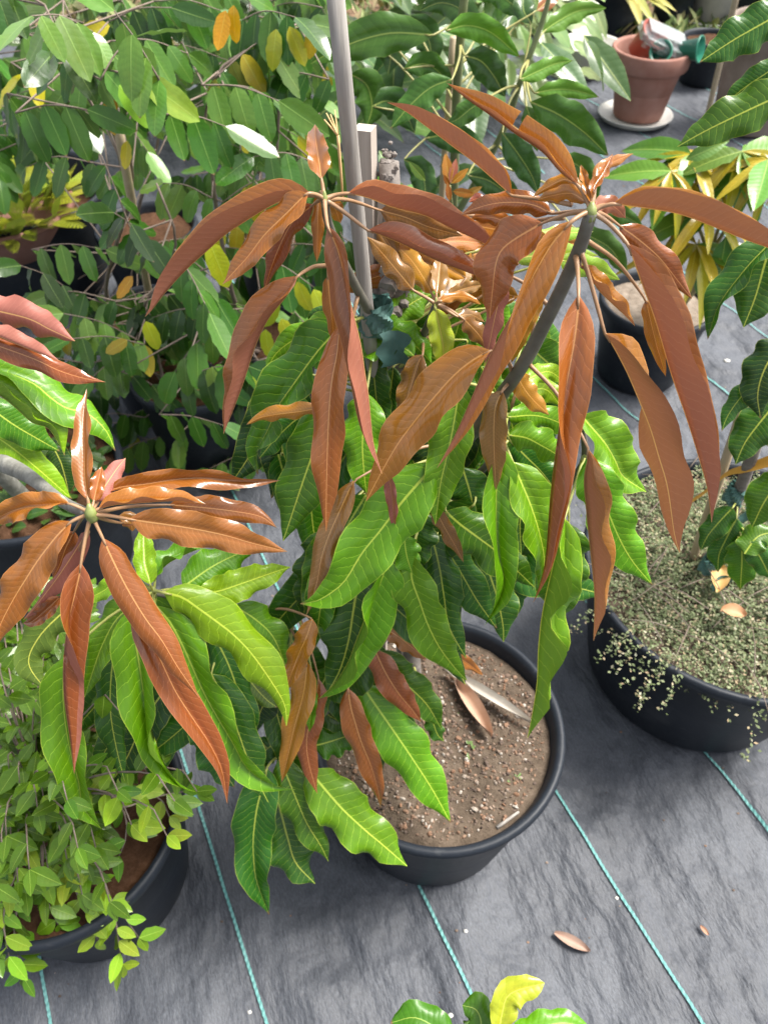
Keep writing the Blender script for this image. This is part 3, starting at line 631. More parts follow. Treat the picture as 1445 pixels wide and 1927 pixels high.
for k in range(62):
    if k < 40: x, y, d = rf.uniform(520, 1060), rf.uniform(660, 1080), rf.uniform(.86, .97)
    elif k < 54: x, y, d = rf.uniform(160, 480), rf.uniform(1080, 1300), rf.uniform(.90, .98)
    else: x, y, d = rf.uniform(500, 720), rf.uniform(1150, 1300), rf.uniform(1.0, 1.05)
    an = rf.gauss(0, .45) + (x - 760) / 1400 * -.6; L = rf.uniform(190, 270) * .9 / d
    ex, ey = x - math.sin(an) * L, y + math.cos(an) * L
    if k < 40 and ey > 1290: continue
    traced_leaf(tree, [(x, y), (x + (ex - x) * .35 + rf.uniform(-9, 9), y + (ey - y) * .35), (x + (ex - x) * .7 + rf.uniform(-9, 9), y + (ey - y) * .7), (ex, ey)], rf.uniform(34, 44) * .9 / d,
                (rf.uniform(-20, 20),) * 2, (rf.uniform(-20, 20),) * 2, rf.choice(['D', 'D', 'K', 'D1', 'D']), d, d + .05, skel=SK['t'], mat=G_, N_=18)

# ================================================================== stakes and ties in the main pot
def stake(name, label, top, bot, w, mat, square=False):
    V, Fc = tube_geo([bot, (Vector(top) + Vector(bot)) * .5, top], [w, w * .97, w * .95], 4 if square else 12, 16)
    o = mesh(name, V, Fc, M[mat], None, smooth=not square)
    return tag(o, label, 'stake')
ttop = P(626, -60, .545); tl = P(690, 580, .752); tb = ttop + (tl - ttop) * ((ttop.z - .25) / (ttop.z - tl.z))
stake('wooden_stake', 'round grey weathered stake standing behind the red mango shoots', ttop, tb, .0072, 'wood')
lt = P(686, 240, .70); stake('pale_lath', 'pale sun-bleached square lath beside the grey stake', lt, Vector((lt.x + .01, lt.y - .03, .25)), .0128, 'lath', True)
lt2 = P(722, 375, .745); stake('thin_lath', 'thin pale slat behind the square lath', lt2, Vector((lt2.x, lt2.y - .04, .25)), .0065, 'lath', True)
def tape(name, label, c, r, mat='teal'):
    root = thing(name, label, 'tape', c)
    V = []; rr_ = random.Random(int(r * 1e5) + int(c[0] * 1e4))
    for j in range(9):
        for k in range(22):
            a = 6.283 * k / 22; q = r * (.82 + .16 * math.sin(5 * a + j * 1.3) + .12 * rr_.random())
            V.append(Vector(c) + Vector((q * math.cos(a), q * .85 * math.sin(a), (j - 4) * r * .26 + r * .12 * math.sin(2 * a + j))))
    mesh('wrap', V, [(j * 22 + k, j * 22 + (k + 1) % 22, (j + 1) * 22 + (k + 1) % 22, (j + 1) * 22 + k) for j in range(8) for k in range(22)], M[mat], root, smooth=False)
    V = [Vector(c) + Vector((r, -r, 0)) + Vector((x * .014 + .004 * math.sin(y * 9), -.01 - .004 * math.cos(x * 7 + y), -y * .04)) for y in np.linspace(0, 1, 8) for x in np.linspace(-1, 1, 4)]
    mesh('loose_end', V, [(j * 4 + i, j * 4 + i + 1, j * 4 + i + 5, j * 4 + i + 4) for j in range(7) for i in range(3)], M[mat], root)
    return root
tape('tie_tape', 'teal plastic tie tape bunched round the grey stake and laths', P(706, 594, .765), .018)
b0 = P(636, 255, .60)
V, Fc = [], []
for dx, dy in ((-22, -42), (-6, -48), (-14, -40), (-26, -30), (-10, -20)):
    V, Fc = tube_geo([b0, P(636 + dx, 255 + dy, .598)], [.0009, .0006], 4, 4, V, Fc)
V, Fc = tube_geo([b0, P(642, 330, .62), P(646, 380, .64)], [.0012, .0012, .001], 4, 8, V, Fc)
tag(mesh('straw_string', V, Fc, M['thread']), 'frayed straw-coloured string on the grey stake', 'string')

# ================================================================== left mango tree (coppery leaves at left)
pot2 = nursery_pot('nursery_pot', 'black nursery pot with weedy soil behind the left red leaf rosette', -.74, 1.12, .15, .19, .30, 'brownsoil', .27)
t2 = thing('mango_tree', 'mango tree with a grey lichened branch and a star-shaped coppery red leaf rosette', 'tree', (-.74, 1.08, .27))
wd = thing('weed', 'low green weeds covering the soil of the pot behind the left rosette', 'weed', (-.74, 1.12, .27))
rd_w = random.Random(12); WEED_SPOTS = [(rd_w.uniform(0, 6.283), .165 * math.sqrt(rd_w.random()), rd_w.uniform(0, 6.283)) for _ in range(150)]
hub3 = P(172, 968, .65)
LT = [Vector((-.74, 1.08, .26)), Vector((-.72, .98, .5)), P(-60, 850, 1.04), P(-5, 868, .95), P(50, 893, .86), P(120, 945, .73), hub3]
LB = [P(-60, 850, 1.04), P(-130, 700, .85), P(-120, 560, .76)]
branch(t2, LT, [.016, .015, .014, .0125, .0115, .0065, .0045], 'lichen', 'trunk', 12); branch(t2, LB, [.012, .008, .006], 'lichen')
mesh('shoot_tip', *tube_geo([hub3 + Vector((0, 0, -.006)), hub3, hub3 + Vector((0, .003, .01))], [.005, .0055, .0012], 8, 8), M['petiole'], t2, color=(.2, .24, .03))
SL = skel_pts([LT, LB]); h3 = hub3; LH = P(-130, 620, .80)
LEFT = [
 ([(166,940),(161,900),(160,850),(160,784),(164,731)],27,(55,70),(0,5),'R',.65,.67,h3,{}),
 ([(177,943),(183,915),(192,878)],17,(10,10),(10,10),'O',.655,.66,h3,{}),
 ([(180,943),(200,912),(222,880),(237,862)],24,(-10,-10),(-10,-10),'M',.66,.68,h3,dict(under=True)),
 ([(131,948),(89,953),(50,955),(15,965),(-22,987)],36,(0,60),(112,-20),'O',.65,.67,h3,{}),
 ([(200,927),(224,918),(275,911),(331,902),(386,899),(430,903),(480,905),(528,904)],30,(75,5),(12,80),'R',.67,.70,h3,{}),
 ([(186,958),(215,951),(250,948),(290,945),(331,943),(360,945),(388,949)],34,(104,106),(-6,-6),'O',.65,.66,h3,dict(wave=12)),
 ([(244,977),(286,983),(353,993),(419,1006),(475,1022),(541,1038)],40,(-14,-14),(24,20),'R',.65,.69,h3,{}),
 ([(320,950),(380,955),(440,962),(490,972),(521,993)],28,(-10,-10),(-10,-10),'R',.70,.72,h3,{}),
 ([(153,1060),(150,1081),(139,1126),(128,1170),(122,1215),(119,1260),(121,1315),(131,1385),(140,1456)],46,(12,172),(14,-20),'R',.655,.735,h3,dict(wave=4)),
 ([(135,982),(106,1011),(72,1055),(48,1092),(22,1135),(0,1180),(-12,1228)],43,(-20,-20),(48,-10),'O',.65,.70,h3,{}),
 ([(166,998),(140,1040),(110,1085),(80,1125),(60,1150),(44,1167)],26,(-75,-75),(-10,-10),'M',.68,.72,h3,dict(under=True)),
 ([(115,1122),(85,1150),(60,1170),(44,1173)],22,(35,35),(35,35),'R',.71,.73,P(166,1000,.67),{}),
 ([(140,1000),(125,1030),(112,1065),(100,1090)],22,(-20,-20),(-20,-20),'R',.72,.74,h3,{}),
 ([(194,1013),(210,1048),(226,1081),(246,1118),(275,1165),(305,1205),(335,1255),(375,1313)],35,(-12,-30),(-20,-10),'R',.655,.72,h3,dict(wave=4)),
 ([(246,1142),(264,1165),(284,1205),(304,1245),(330,1300),(362,1350),(395,1400),(418,1450),(428,1512)],37,(8,62),(14,10),'R',.70,.80,P(236,1098,.70),dict(wave=5)),
 ([(232,985),(240,975),(247,985),(250,1000)],18,(-10,-10),(-10,-10),'A',.69,.70,h3,{}),
 ([(-60,572),(0,586),(55,600),(95,620),(142,642)],40,(-50,-50),(-8,-8),'M',.70,.72,LH,dict(under=True)),
 ([(-50,615),(0,634),(55,657),(111,678)],30,(-100,-100),(-8,-8),'M',.69,.71,LH,dict(under=True)),
 ([(-60,632),(0,652),(66,676),(111,697),(155,711),(199,719)],26,(-10,-10),(-15,-15),'R',.705,.73,LH,{}),
]
LEFTG = [
 ([(-40,690),(20,705),(66,724),(95,748),(126,768),(165,778),(200,810),(218,849)],48,(100,-10),(-5,-78),'G',.75,.79,LH,dict(wave=10)),
 ([(-50,715),(0,745),(30,768),(60,795),(91,806),(111,835),(122,857)],50,(118,100),(-5,-5),'L',.74,.77,LH,dict(wave=6)),
 ([(-40,750),(20,795),(70,825),(113,849)],35,(-10,-10),(-10,-10),'D1',.90,.95,LH,{}),
 ([(-40,800),(20,840),(75,885),(136,939)],32,(-10,-10),(-10,-10),'L',.92,.98,None,{}),
 ([(100,840),(115,870),(125,905),(130,930)],26,(-10,-10),(-10,-10),'K',1.0,1.02,None,{}),
]
LEFT = [(p, W * .9, *r) for p, W, *r in LEFT]; put(t2, LEFT, Y_, SL); put(t2, LEFTG, G_, SL)

# ================================================================== right mango tree in the ground-cover pot
RX, RY = .64, .85
pot3 = nursery_pot('nursery_pot', 'wide ribbed black nursery pot overgrown with grey-green ground cover', RX, RY, .208, .272, .33, 'soil', .30, ribs=22)
t3 = thing('mango_tree', 'staked mango tree with dark green leaves rising out of the ground-cover pot', 'tree', (.60, .90, .30))
RTK = [Vector((.60, .90, .28)), P(1352, 1030, 1.33), P(1394, 915, 1.22), P(1450, 740, 1.06), P(1510, 450, .92), P(1550, 100, .82)]
branch(t3, RTK, [.011, .010, .0095, .008, .007, .005], 'bark', 'trunk', 10)
SR = skel_pts([RTK], 30)
RIGHT = [
 ([(1490,10),(1445,38),(1380,75),(1316,117)],40,(-8,-8),(-12,-12),'D',.75,.77,None,{}),
 ([(1500,170),(1445,190),(1370,225),(1320,250),(1274,276)],42,(-8,-8),(-12,-12),'D1',.80,.83,None,{}),
 ([(1480,110),(1445,135),(1400,165),(1358,200)],25,(-8,-8),(-30,-30),'D',.84,.87,None,{}),
 ([(1470,440),(1436,470),(1395,515),(1352,575),(1331,639)],40,(-8,-8),(60,75),'D',.86,.90,None,{}),
 ([(1450,458),(1437,500),(1420,560),(1398,616)],48,(-8,-8),(-8,-8),'D',.91,.94,None,{}),
 ([(1450,695),(1400,740),(1370,780),(1357,812)],22,(-8,-8),(-20,-20),'D',.98,1.0,None,{}),
 ([(1475,638),(1440,690),(1425,740),(1430,787)],40,(-8,-8),(-8,-8),'K',.95,.98,None,{}),
 ([(1462,755),(1425,800),(1400,835),(1383,874)],40,(-8,-8),(-8,-8),'D',1.02,1.05,None,{}),
 ([(1475,895),(1440,940),(1414,992)],40,(-8,-8),(-8,-8),'D1',1.08,1.12,None,{}),
 ([(1378,955),(1350,985),(1330,1010),(1317,1036)],24,(-8,-8),(-8,-8),'D',1.22,1.26,None,{}),
 ([(1385,975),(1365,1015),(1352,1045),(1350,1077)],28,(-8,-8),(-8,-8),'D',1.23,1.28,None,{}),
 ([(1395,1015),(1395,1060),(1392,1110)],30,(-8,-8),(-8,-8),'D1',1.22,1.27,None,{}),
 ([(1400,1042),(1425,1010),(1462,1000)],28,(-8,-8),(-8,-8),'D1',1.2,1.2,None,{}),
 ([(1410,1020),(1430,1050),(1450,1090)],26,(-8,-8),(-8,-8),'D',1.2,1.22,None,{}),
]
put(t3, RIGHT, G_, SR)
stk = stake('bamboo_stake', 'brown cane tied to the trunk in the ground-cover pot', P(1420, 700, 1.10), Vector((.575, .885, .27)), .008, 'bamboo')
tape('tie_tape', 'teal tie tape round the trunk and cane above the ground cover', P(1385, 928, 1.235), .018)
tape('tie_tape', 'teal tie tape low on the cane just above the ground cover', P(1335, 1062, 1.345), .017)
V = []
path = catmull([tuple(P(x, y, d)) for x, y, d in ((1270, 962, 1.30), (1320, 930, 1.26), (1365, 893, 1.22), (1400, 882, 1.18), (1445, 868, 1.15), (1490, 850, 1.12))], 24)
for i, p in enumerate(path):
    w = .003 + .008 * max(0, (i - 10) / 13); V += [Vector(p) + UP * w, Vector(p) + FW * .003, Vector(p) - UP * w]
tag(mesh('yellow_ribbon', V, [(3 * i + j, 3 * i + j + 1, 3 * i + j + 4, 3 * i + j + 3) for i in range(23) for j in range(2)], M['yellow']), 'yellow tie ribbon stretched from the dark mango trunk', 'ribbon')
# ground cover: tiny grey-green leaves and wiry stems
V, Fc = [], []; rd = random.Random(5)
def tiny(V, Fc, p, L):
    a = rd.uniform(0, 6.283); d = Vector((math.cos(a), math.sin(a), rd.uniform(-.2, .9))).normalized(); s_ = d.cross(Vector((rd.uniform(-.4, .4), rd.uniform(-.4, .4), 1))).normalized()
    b = len(V); V += [p, p + d * L * .5 + s_ * L * .3, p + d * L, p + d * L * .5 - s_ * L * .3]; Fc.append((b, b + 1, b + 2, b + 3))
for _ in range(1900):
    rr = .235 * math.sqrt(rd.random()); a = rd.uniform(0, 6.283); p = Vector((RX + rr * math.cos(a), RY + rr * math.sin(a), .300 + .022 * rd.random()))
    d = Vector((rd.gauss(0, 1), rd.gauss(0, 1), .15)).normalized()
    for k in range(9):
        p = p + d * .008 + Vector((0, 0, -.0006 * k))
        for _ in range(2): tiny(V, Fc, p + Vector((rd.gauss(0, .003), rd.gauss(0, .003), rd.gauss(0, .003))), rd.uniform(.0045, .0085))
for _ in range(14):   # trailing over the rim towards the front left
    a = rd.uniform(-3.0, -1.5); p = Vector((RX + .25 * math.cos(a), RY + .25 * math.sin(a), .335)); d = Vector((math.cos(a), math.sin(a), .1)); Ls = rd.randint(7, 17)
    for k in range(Ls):
        p = p + d * .0075; d.z -= .10; d.normalize()
        for _ in range(3): tiny(V, Fc, p + Vector((rd.gauss(0, .004), rd.gauss(0, .004), rd.gauss(0, .004))), rd.uniform(.0045, .0085))
s = N('ground_cover'); gi = s.n('ShaderNodeNewGeometry').outputs['Random Per Island']
M['cover'] = s.done(s.bsdf(s.ramp(gi, [(0, (.06, .08, .03)), (.45, (.13, .165, .07)), (.75, (.2, .22, .12)), (.9, (.3, .22, .13)), (1, (.34, .34, .24))]), .6, .3))
tag(mesh('ground_cover', V, Fc, M['cover'], smooth=False), 'grey-green creeping ground cover filling the wide ribbed pot', 'ground cover', kind='stuff')
V, Fc = [], []
for _ in range(70):
    a = rd.uniform(0, 6.283); rr = rd.uniform(.05, .25); p = Vector((RX + rr * math.cos(a), RY + rr * math.sin(a), .325)); d = Vector((rd.gauss(0, 1), rd.gauss(0, 1), .15)).normalized()
    V, Fc = tube_geo([p, p + d * .05 + Vector((0, 0, .01)), p + d * .1], [.0012, .001, .0006], 4, 5, V, Fc)
o = mesh('wiry_stems', V, Fc, M['twig']); tag(o, 'thin brown wiry stems among the grey-green ground cover', 'stems', kind='stuff')

# ================================================================== generic small leaves (shared meshes)
def unit_leaf(prof, width, droop, fold, seed, n=7, K=2):
    rd = random.Random(seed); t = np.linspace(0, 1, n); mid = [np.array((0, tt, -droop * tt * tt)) for tt in t]
    side = [np.array((-1., 0, 0))] * n; view = [np.array((0, 2 * droop * tt, 1.)) / math.hypot(1, 2 * droop * tt) for tt in t]
    V, Fc, UV, ED = leaf_mesh_pts(mid, side, view, width, (fold, fold), (fold, fold), prof, 6, 7, K, rd)
    me = bpy.data.meshes.new('leaf'); me.from_pydata([tuple(v) for v in V], [], Fc); me.polygons.foreach_set('use_smooth', [True] * len(Fc))
    for nm, data in (('uv', UV), ('edge', ED)):
        l = me.uv_layers.new(name=nm); idx = np.empty(len(me.loops), int); me.loops.foreach_get('vertex_index', idx); l.data.foreach_set('uv', np.array(data, float)[idx].ravel())
    # make the upper face point +Z
    me.update()
    if sum(p.normal.z for p in me.polygons) < 0: me.flip_normals()
    return me
def mats_on(me, mat): me.materials.append(mat); return me
def place(me, parent, base, d, nrm, L, color, name='leaf'):
    d = Vector(d).normalized(); nrm = Vector(nrm); z = (nrm - d * nrm.dot(d)).normalized(); x = d.cross(z)
    m = Matrix((x, d, z)).transposed().to_4x4() @ Matrix.Scale(L, 4); m.translation = Vector(base) - parent_world(parent)
    o = bpy.data.objects.new(name, me); C.objects.link(o); o.parent = parent; o.matrix_local = m; o.color = (*color, 1); return o
U_pinna = [mats_on(unit_leaf('ellip', .225, dr, fo, i, 9, 2), M['pinna']) for i, (dr, fo) in enumerate(((.1, 5), (.25, 12), (-.08, 8), (.15, 0)))]
U_broad = [mats_on(unit_leaf('lance', .19, dr, fo, i + 9, 9, 3), M['broad']) for i, (dr, fo) in enumerate(((.25, 12), (.45, 18), (.1, 8)))]
U_shrub = [mats_on(unit_leaf('lance', .25, dr, fo, i + 19), M['shrub']) for i, (dr, fo) in enumerate(((.08, 8), (.2, 12), (-.05, 5)))]
U_gold = [mats_on(unit_leaf('lance', .09, dr, fo, i + 29, 9, 2), M['broad']) for i, (dr, fo) in enumerate(((.25, 15), (.5, 20), (.35, 30)))]
def jit(c, rd, a=.2): k = 1 + rd.uniform(-a, a); return tuple(min(1, x * k * (1 + rd.uniform(-a, a) * .4)) for x in c)

for (a, r_, b_) in WEED_SPOTS:
    place(random.Random(int(a * 99)).choice(U_shrub), wd, (-.74 + r_ * math.cos(a), 1.12 + r_ * math.sin(a), .272), (math.cos(b_), math.sin(b_), .7), (0, -.2, 1), .03 + .03 * (a % 1), (.05, .12, .02), 'leaf')
# ================================================================== pinnate-leaved saplings (left background)
pin_cols = [(.032, .105, .008), (.05, .145, .012), (.085, .20, .025), (.022, .07, .007), (.13, .26, .04)]
def pinnate_tree(label, base, tops, fronds, potlabel, seed, yellow=.06):
    rd = random.Random(seed)
    nursery_pot('nursery_pot', potlabel, base[0], base[1], .12, .15, .27, 'brownsoil', .24)
    t = thing('pinnate_sapling', label, 'tree', (base[0], base[1], .24))
    lines = []
    for tp in tops:
        b = Vector((base[0], base[1], .23)); tp = [Vector(q) for q in tp]
        lines.append([b] + tp); tube('stem', [b] + tp, [.007, .005, .0035, .002], M['twig'], t, 7, 20)
    sk = skel_pts(lines, 24)
    nleaf = 0
    for (p0, p1, n) in fronds:
        p0, p1 = Vector(p0), Vector(p1); L = (p1 - p0).length
        near = min(sk, key=lambda q: (q - p0).length)
        pts = [near, near, p0, (p0 + p1) * .5 + Vector((0, 0, L * .08)), p1]
        V_, F_ = tube_geo([near, p0], [.002, .0015], 5, 5); V_, F_ = tube_geo(pts[2:], [.0015, .0012, .0008], 5, 10, V_, F_); mesh('rachis', V_, F_, M['twig'], t)
        cur = catmull([tuple(p) for p in pts[2:]], n + 1)
        ax = (p1 - p0).normalized(); sd_ = ax.cross(Vector((0, 0, 1))); sd_ = sd_.normalized() if sd_.length > .01 else Vector((1, 0, 0))
        fc = rd.choice(pin_cols); yel = rd.random() < yellow
        for k in range(n + 1):
            sg = 1 if k % 2 else -1
            dirs = [sd_ * sg * rd.uniform(.35, .55) + ax * rd.uniform(.2, .35) + Vector((0, 0, -rd.uniform(.7, .95)))] if k < n else [ax + Vector((0, 0, -.5))]
            for d in dirs:
                if nleaf >= 298: return t
                grow = .7 + .3 * math.sin(math.pi * (k + .8) / (n + 1)) if k < n else 1.05
                nr = sd_ * sg * .5 + Vector((rd.gauss(0, .14), -.6 + rd.gauss(0, .12), .8))
                c = jit((.38, .33, .015) if (yel and rd.random() < .5) else fc, rd)
                place(rd.choice(U_pinna), t, cur[k], d, nr, rd.uniform(.070, .090) * grow * (1.0 if L < .25 else 1.1), c, 'leaflet'); nleaf += 1
    return t
rd = random.Random(31)
def fr(x0, y0, x1, y1, Y, n=7, dY=None): return (PY(x0, y0, Y), PY(x1, y1, Y + (rd.uniform(-.12, .12) if dY is None else dY)), n)
fA, fB = [], []
fA += [fr(30, 212, 165, 206, 1.25, 7, 0), fr(175, 60, 60, 30, 1.3, 7), fr(190, 150, 250, 70, 1.25, 6, .05), fr(170, 110, 100, 100, 1.35, 6), fr(300, 150, 215, 20, 1.15, 6, .0), fr(60, 470, 200, 470, 1.5, 7), fr(250, 440, 190, 290, 1.3, 7), fr(300, 480, 215, 400, 1.25, 6), fr(150, 560, 40, 500, 1.45, 6), fr(260, 640, 120, 590, 1.3, 8)]
fB += [fr(300, 215, 425, 238, 1.2, 6, 0), fr(380, 160, 525, 190, 1.3, 7, 0), fr(400, 150, 580, 45, 1.4, 9, .1), fr(510, 100, 555, 120, 1.4, 5), fr(330, 470, 395, 590, 1.2, 6), fr(360, 540, 440, 590, 1.15, 6), fr(420, 380, 520, 330, 1.45, 7), fr(340, 720, 470, 690, 1.15, 7), fr(300, 780, 420, 800, 1.2, 6), fr(480, 480, 590, 540, 1.3, 7), fr(400, 620, 330, 700, 1.15, 6), fr(230, 700, 330, 760, 1.25, 6)]
for i in range(19):
    x, y = rd.uniform(-20, 330), rd.uniform(-40, 330); a = rd.uniform(-.6, 3.7); l = rd.uniform(110, 170)
    fA.append(fr(x, y, x + l * math.cos(a), y + l * .5 * math.sin(a), rd.uniform(1.4, 1.95), rd.randint(6, 8)))
for i in range(10):
    x, y = rd.uniform(180, 330), rd.uniform(480, 760); a = rd.uniform(-.6, 3.7); l = rd.uniform(100, 150)
    fA.append(fr(x, y, x + l * math.cos(a), y + l * .5 * math.sin(a), rd.uniform(1.3, 1.6), rd.randint(6, 8)))
for i in range(28):
    x, y = rd.uniform(320, 640), rd.uniform(-40, 800); a = rd.uniform(-.6, 3.7); l = rd.uniform(100, 160)
    fB.append(fr(x, y, x + l * math.cos(a), y + l * .5 * math.sin(a), rd.uniform(1.35, 1.9), rd.randint(6, 8)))
tA = pinnate_tree('sapling with drooping paired oval leaflets beside the fern bowl', (-.62, 1.72), [[PY(200, 560, 1.6), PY(250, 330, 1.5), PY(175, 200, 1.4), PY(85, 10, 1.4)], [PY(260, 600, 1.5), PY(330, 470, 1.35), PY(295, 345, 1.35)]], fA, 'black nursery pot under the pinnate sapling beside the fern bowl', 3)
tB = pinnate_tree('sapling with pale and lime oval leaflets just left of the grey stake', (-.32, 1.62), [[PY(440, 560, 1.5), PY(400, 330, 1.45), PY(400, 150, 1.45), PY(560, 45, 1.5)], [PY(450, 650, 1.4), PY(385, 560, 1.3), PY(330, 470, 1.28)], [PY(500, 500, 1.5), PY(520, 300, 1.5), PY(530, 100, 1.5)]], fB, 'black nursery pot under the lime-leaved sapling left of the grey stake', 4, .12)
fC = []
for i in range(36):
    x, y = rd.uniform(330, 660), rd.uniform(-60, 640); a = rd.uniform(-.6, 3.7); l = rd.uniform(90, 130)
    fC.append(fr(x, y, x + l * math.cos(a), y + l * .5 * math.sin(a), rd.uniform(1.75, 2.3), rd.randint(6, 8)))
tC0 = pinnate_tree('shaded sapling of drooping oval leaflets deep behind the grey stake', (-.30, 2.15), [[PY(500, 400, 2.1), PY(480, 200, 2.1), PY(470, 0, 2.1)], [PY(560, 400, 2.1), PY(600, 250, 2.1), PY(620, 60, 2.1)]], fC, 'black nursery pot deep behind the grey stake', 6, .05)
fE = []
for i in range(40):
    x, y = rd.uniform(150, 500), rd.uniform(540, 850); a = rd.uniform(-.6, 3.7); l = rd.uniform(100, 150)
    fE.append(fr(x, y, x + l * math.cos(a), y + l * .4 * math.sin(a), rd.uniform(1.28, 1.6), rd.randint(6, 8)))
tE0 = pinnate_tree('low shaded sapling of drooping oval leaflets behind the left bronze rosette', (-.46, 1.50), [[PY(330, 800, 1.45), PY(300, 680, 1.45), PY(270, 560, 1.45)], [PY(380, 790, 1.42), PY(430, 680, 1.42), PY(470, 580, 1.42)]], fE, 'black nursery pot of the low shaded sapling behind the bronze rosette', 12, .04)
fD = []
for i in range(36):
    x, y = rd.uniform(-30, 340), rd.uniform(-60, 300) if i % 3 else rd.uniform(480, 700); a = rd.uniform(-.6, 3.7); l = rd.uniform(90, 130)
    fD.append(fr(x, y, x + l * math.cos(a), y + l * .5 * math.sin(a), rd.uniform(1.75, 2.3), rd.randint(6, 8)))
tD0 = pinnate_tree('shaded sapling of drooping oval leaflets deep behind the fern bowl', (-.72, 2.2), [[PY(250, 400, 2.1), PY(200, 200, 2.1), PY(120, 0, 2.1)], [PY(260, 400, 2.1), PY(300, 250, 2.1), PY(290, 60, 2.1)]], fD, 'black nursery pot deep beside the fern bowl', 8, .05)
# single lime and yellow leaflets that stand out
for (x, y, x2, y2, Y, L, c) in ((395, 455, 420, 520, 1.05, .075, (.45, .5, .02)), (275, 605, 300, 665, 1.15, .06, (.40, .45, .02)), (400, 690, 405, 750, 1.1, .07, (.28, .45, .08)), (560, 530, 575, 570, 1.2, .06, (.45, .5, .03)), (530, 600, 545, 640, 1.2, .06, (.45, .52, .03)), (590, 545, 610, 590, 1.2, .06, (.42, .5, .03)), (500, 620, 505, 670, 1.2, .06, (.40, .5, .03)), (520, 560, 490, 640, 1.25, .07, (.38, .48, .03)), (480, 700, 500, 740, 1.2, .06, (.35, .48, .04)),
                                (425, 20, 415, 70, 1.35, .055, (.65, .33, .01)), (440, 10, 440, 60, 1.36, .05, (.65, .36, .01)), (200, 190, 215, 240, 1.3, .05, (.5, .3, .02)), (215, 180, 200, 230, 1.3, .05, (.55, .3, .02)), (240, 265, 238, 310, 1.3, .045, (.45, .38, .02)), (250, 520, 225, 560, 1.2, .05, (.5, .25, .01)), (240, 640, 215, 655, 1.2, .05, (.36, .26, .02)), (270, 150, 335, 195, 1.15, .085, (.25, .42, .04)), (225, 160, 265, 210, 1.2, .07, (.22, .4, .03)), (545, 50, 560, 90, 1.4, .06, (.42, .42, .02)), (520, 55, 515, 95, 1.4, .06, (.38, .42, .03)), (590, 45, 585, 90, 1.4, .05, (.5, .36, .02))):
    b = PY(x, y, Y); e = PY(x2, y2, Y - .01)
    place(U_pinna[rd.randint(0, 3)], tA if x < 330 else tB, b, e - b, (rd.gauss(0, .2), -.8, .6), L, c, 'leaflet')
# short bare cane between the leaflets and its tie
stake('bamboo_cane', 'short tan cane standing among the pinnate leaflets', PY(222, 235, 1.42), Vector((-.60, 1.70, .22)), .009, 'bamboo')

# ================================================================== broad-leaved sapling (avocado-like) top centre
BX, BY = .14, 1.62
nursery_pot('nursery_pot', 'black nursery pot under the broad-leaved sapling', BX, BY, .13, .165, .28, 'brownsoil', .25)
tC = thing('broad_leaf_sapling', 'sapling with large glossy dark oval leaves and a thick green stem behind the mango', 'tree', (BX, BY, .25))
CS1 = [Vector((BX, BY, .24)), PY(850, 420, 1.58), PY(858, 200, 1.52), PY(868, 50, 1.5), PY(880, -60, 1.5)]
CS2 = [PY(850, 420, 1.58), PY(940, 260, 1.5), PY(980, 150, 1.45), PY(1020, 40, 1.45), PY(1040, -30, 1.45)]
tube('stem', CS1, [.012, .0105, .0095, .0085, .007], M['petiole'], tC, 10, 30, (.14, .17, .04)); tube('stem', CS2, [.008, .007, .006, .005, .004], M['petiole'], tC, 8, 30, (.15, .19, .05))
SC = skel_pts([CS1, CS2], 24)
BROAD = [
 ([(815,66),(740,62),(680,75),(620,100),(585,120)],38,'D1',1.30),([(838,58),(880,48),(925,62),(978,108)],25,'G',1.28),([(875,105),(905,115),(930,145),(950,182)],30,'D',1.32),
 ([(850,150),(810,165),(770,200),(735,242)],28,'D1',1.28),([(916,185),(885,205),(860,225),(838,233)],22,'D1',1.3),([(998,192),(1050,215),(1100,250),(1144,293)],36,'D1',1.22),
 ([(978,150),(1010,135),(1045,120),(1077,114)],18,'G',1.25),([(1005,175),(1050,168),(1090,172),(1126,183)],18,'G',1.28),([(945,250),(975,290),(1000,330),(1012,364)],28,'D',1.3),
 ([(990,200),(1000,230),(1008,260),(1010,285)],22,'D1',1.27),([(760,130),(800,120),(830,140),(850,170)],24,'D1',1.36),([(900,60),(870,20),(830,5),(790,20)],26,'D',1.4),
 ([(1020,60),(1050,40),(1090,20),(1140,15)],20,'G',1.4),([(1010,20),(1030,0),(1040,-20),(1060,-40)],18,'O',1.38),([(985,30),(960,5),(930,-10),(900,0)],22,'D1',1.42),
 ([(1000,45),(985,20),(985,-10),(990,-40)],20,'D',1.4),([(880,330),(920,340),(960,370),(985,400)],26,'D',1.42),([(700,200),(730,190),(760,210),(780,250)],30,'D',1.45),
 ([(690,30),(720,60),(735,100),(730,140)],32,'D',1.5),([(800,260),(840,255),(880,270),(920,300)],28,'D',1.45),([(1050,300),(1085,310),(1110,340),(1125,380)],24,'D1',1.5),
 ([(660,140),(690,160),(700,200),(690,240)],34,'D1',1.5),([(760,300),(790,320),(800,360),(790,400)],26,'D',1.45),([(1080,430),(1110,445),(1150,470),(1180,520)],24,'D1',1.45),([(1120,390),(1150,395),(1190,415),(1210,430)],18,'D1',1.5),
 ([(930,80),(945,40),(975,10),(1000,-20)],26,'D1',1.45),([(770,30),(800,60),(810,100),(790,130)],28,'D',1.48),([(640,40),(610,60),(600,100),(610,140)],30,'D',1.5),
]
for pts, W, c, d in BROAD:
    col = tuple(x * .8 + .012 for x in COL[c])
    traced_leaf(tC, pts, W, (-6, -6), (10, 10), col, d, d + .03, skel=SC, mat=M['broad'], prof='lance', petr=.0022, N_=16, petcol=(.32, .3, .06))
rd = random.Random(17)
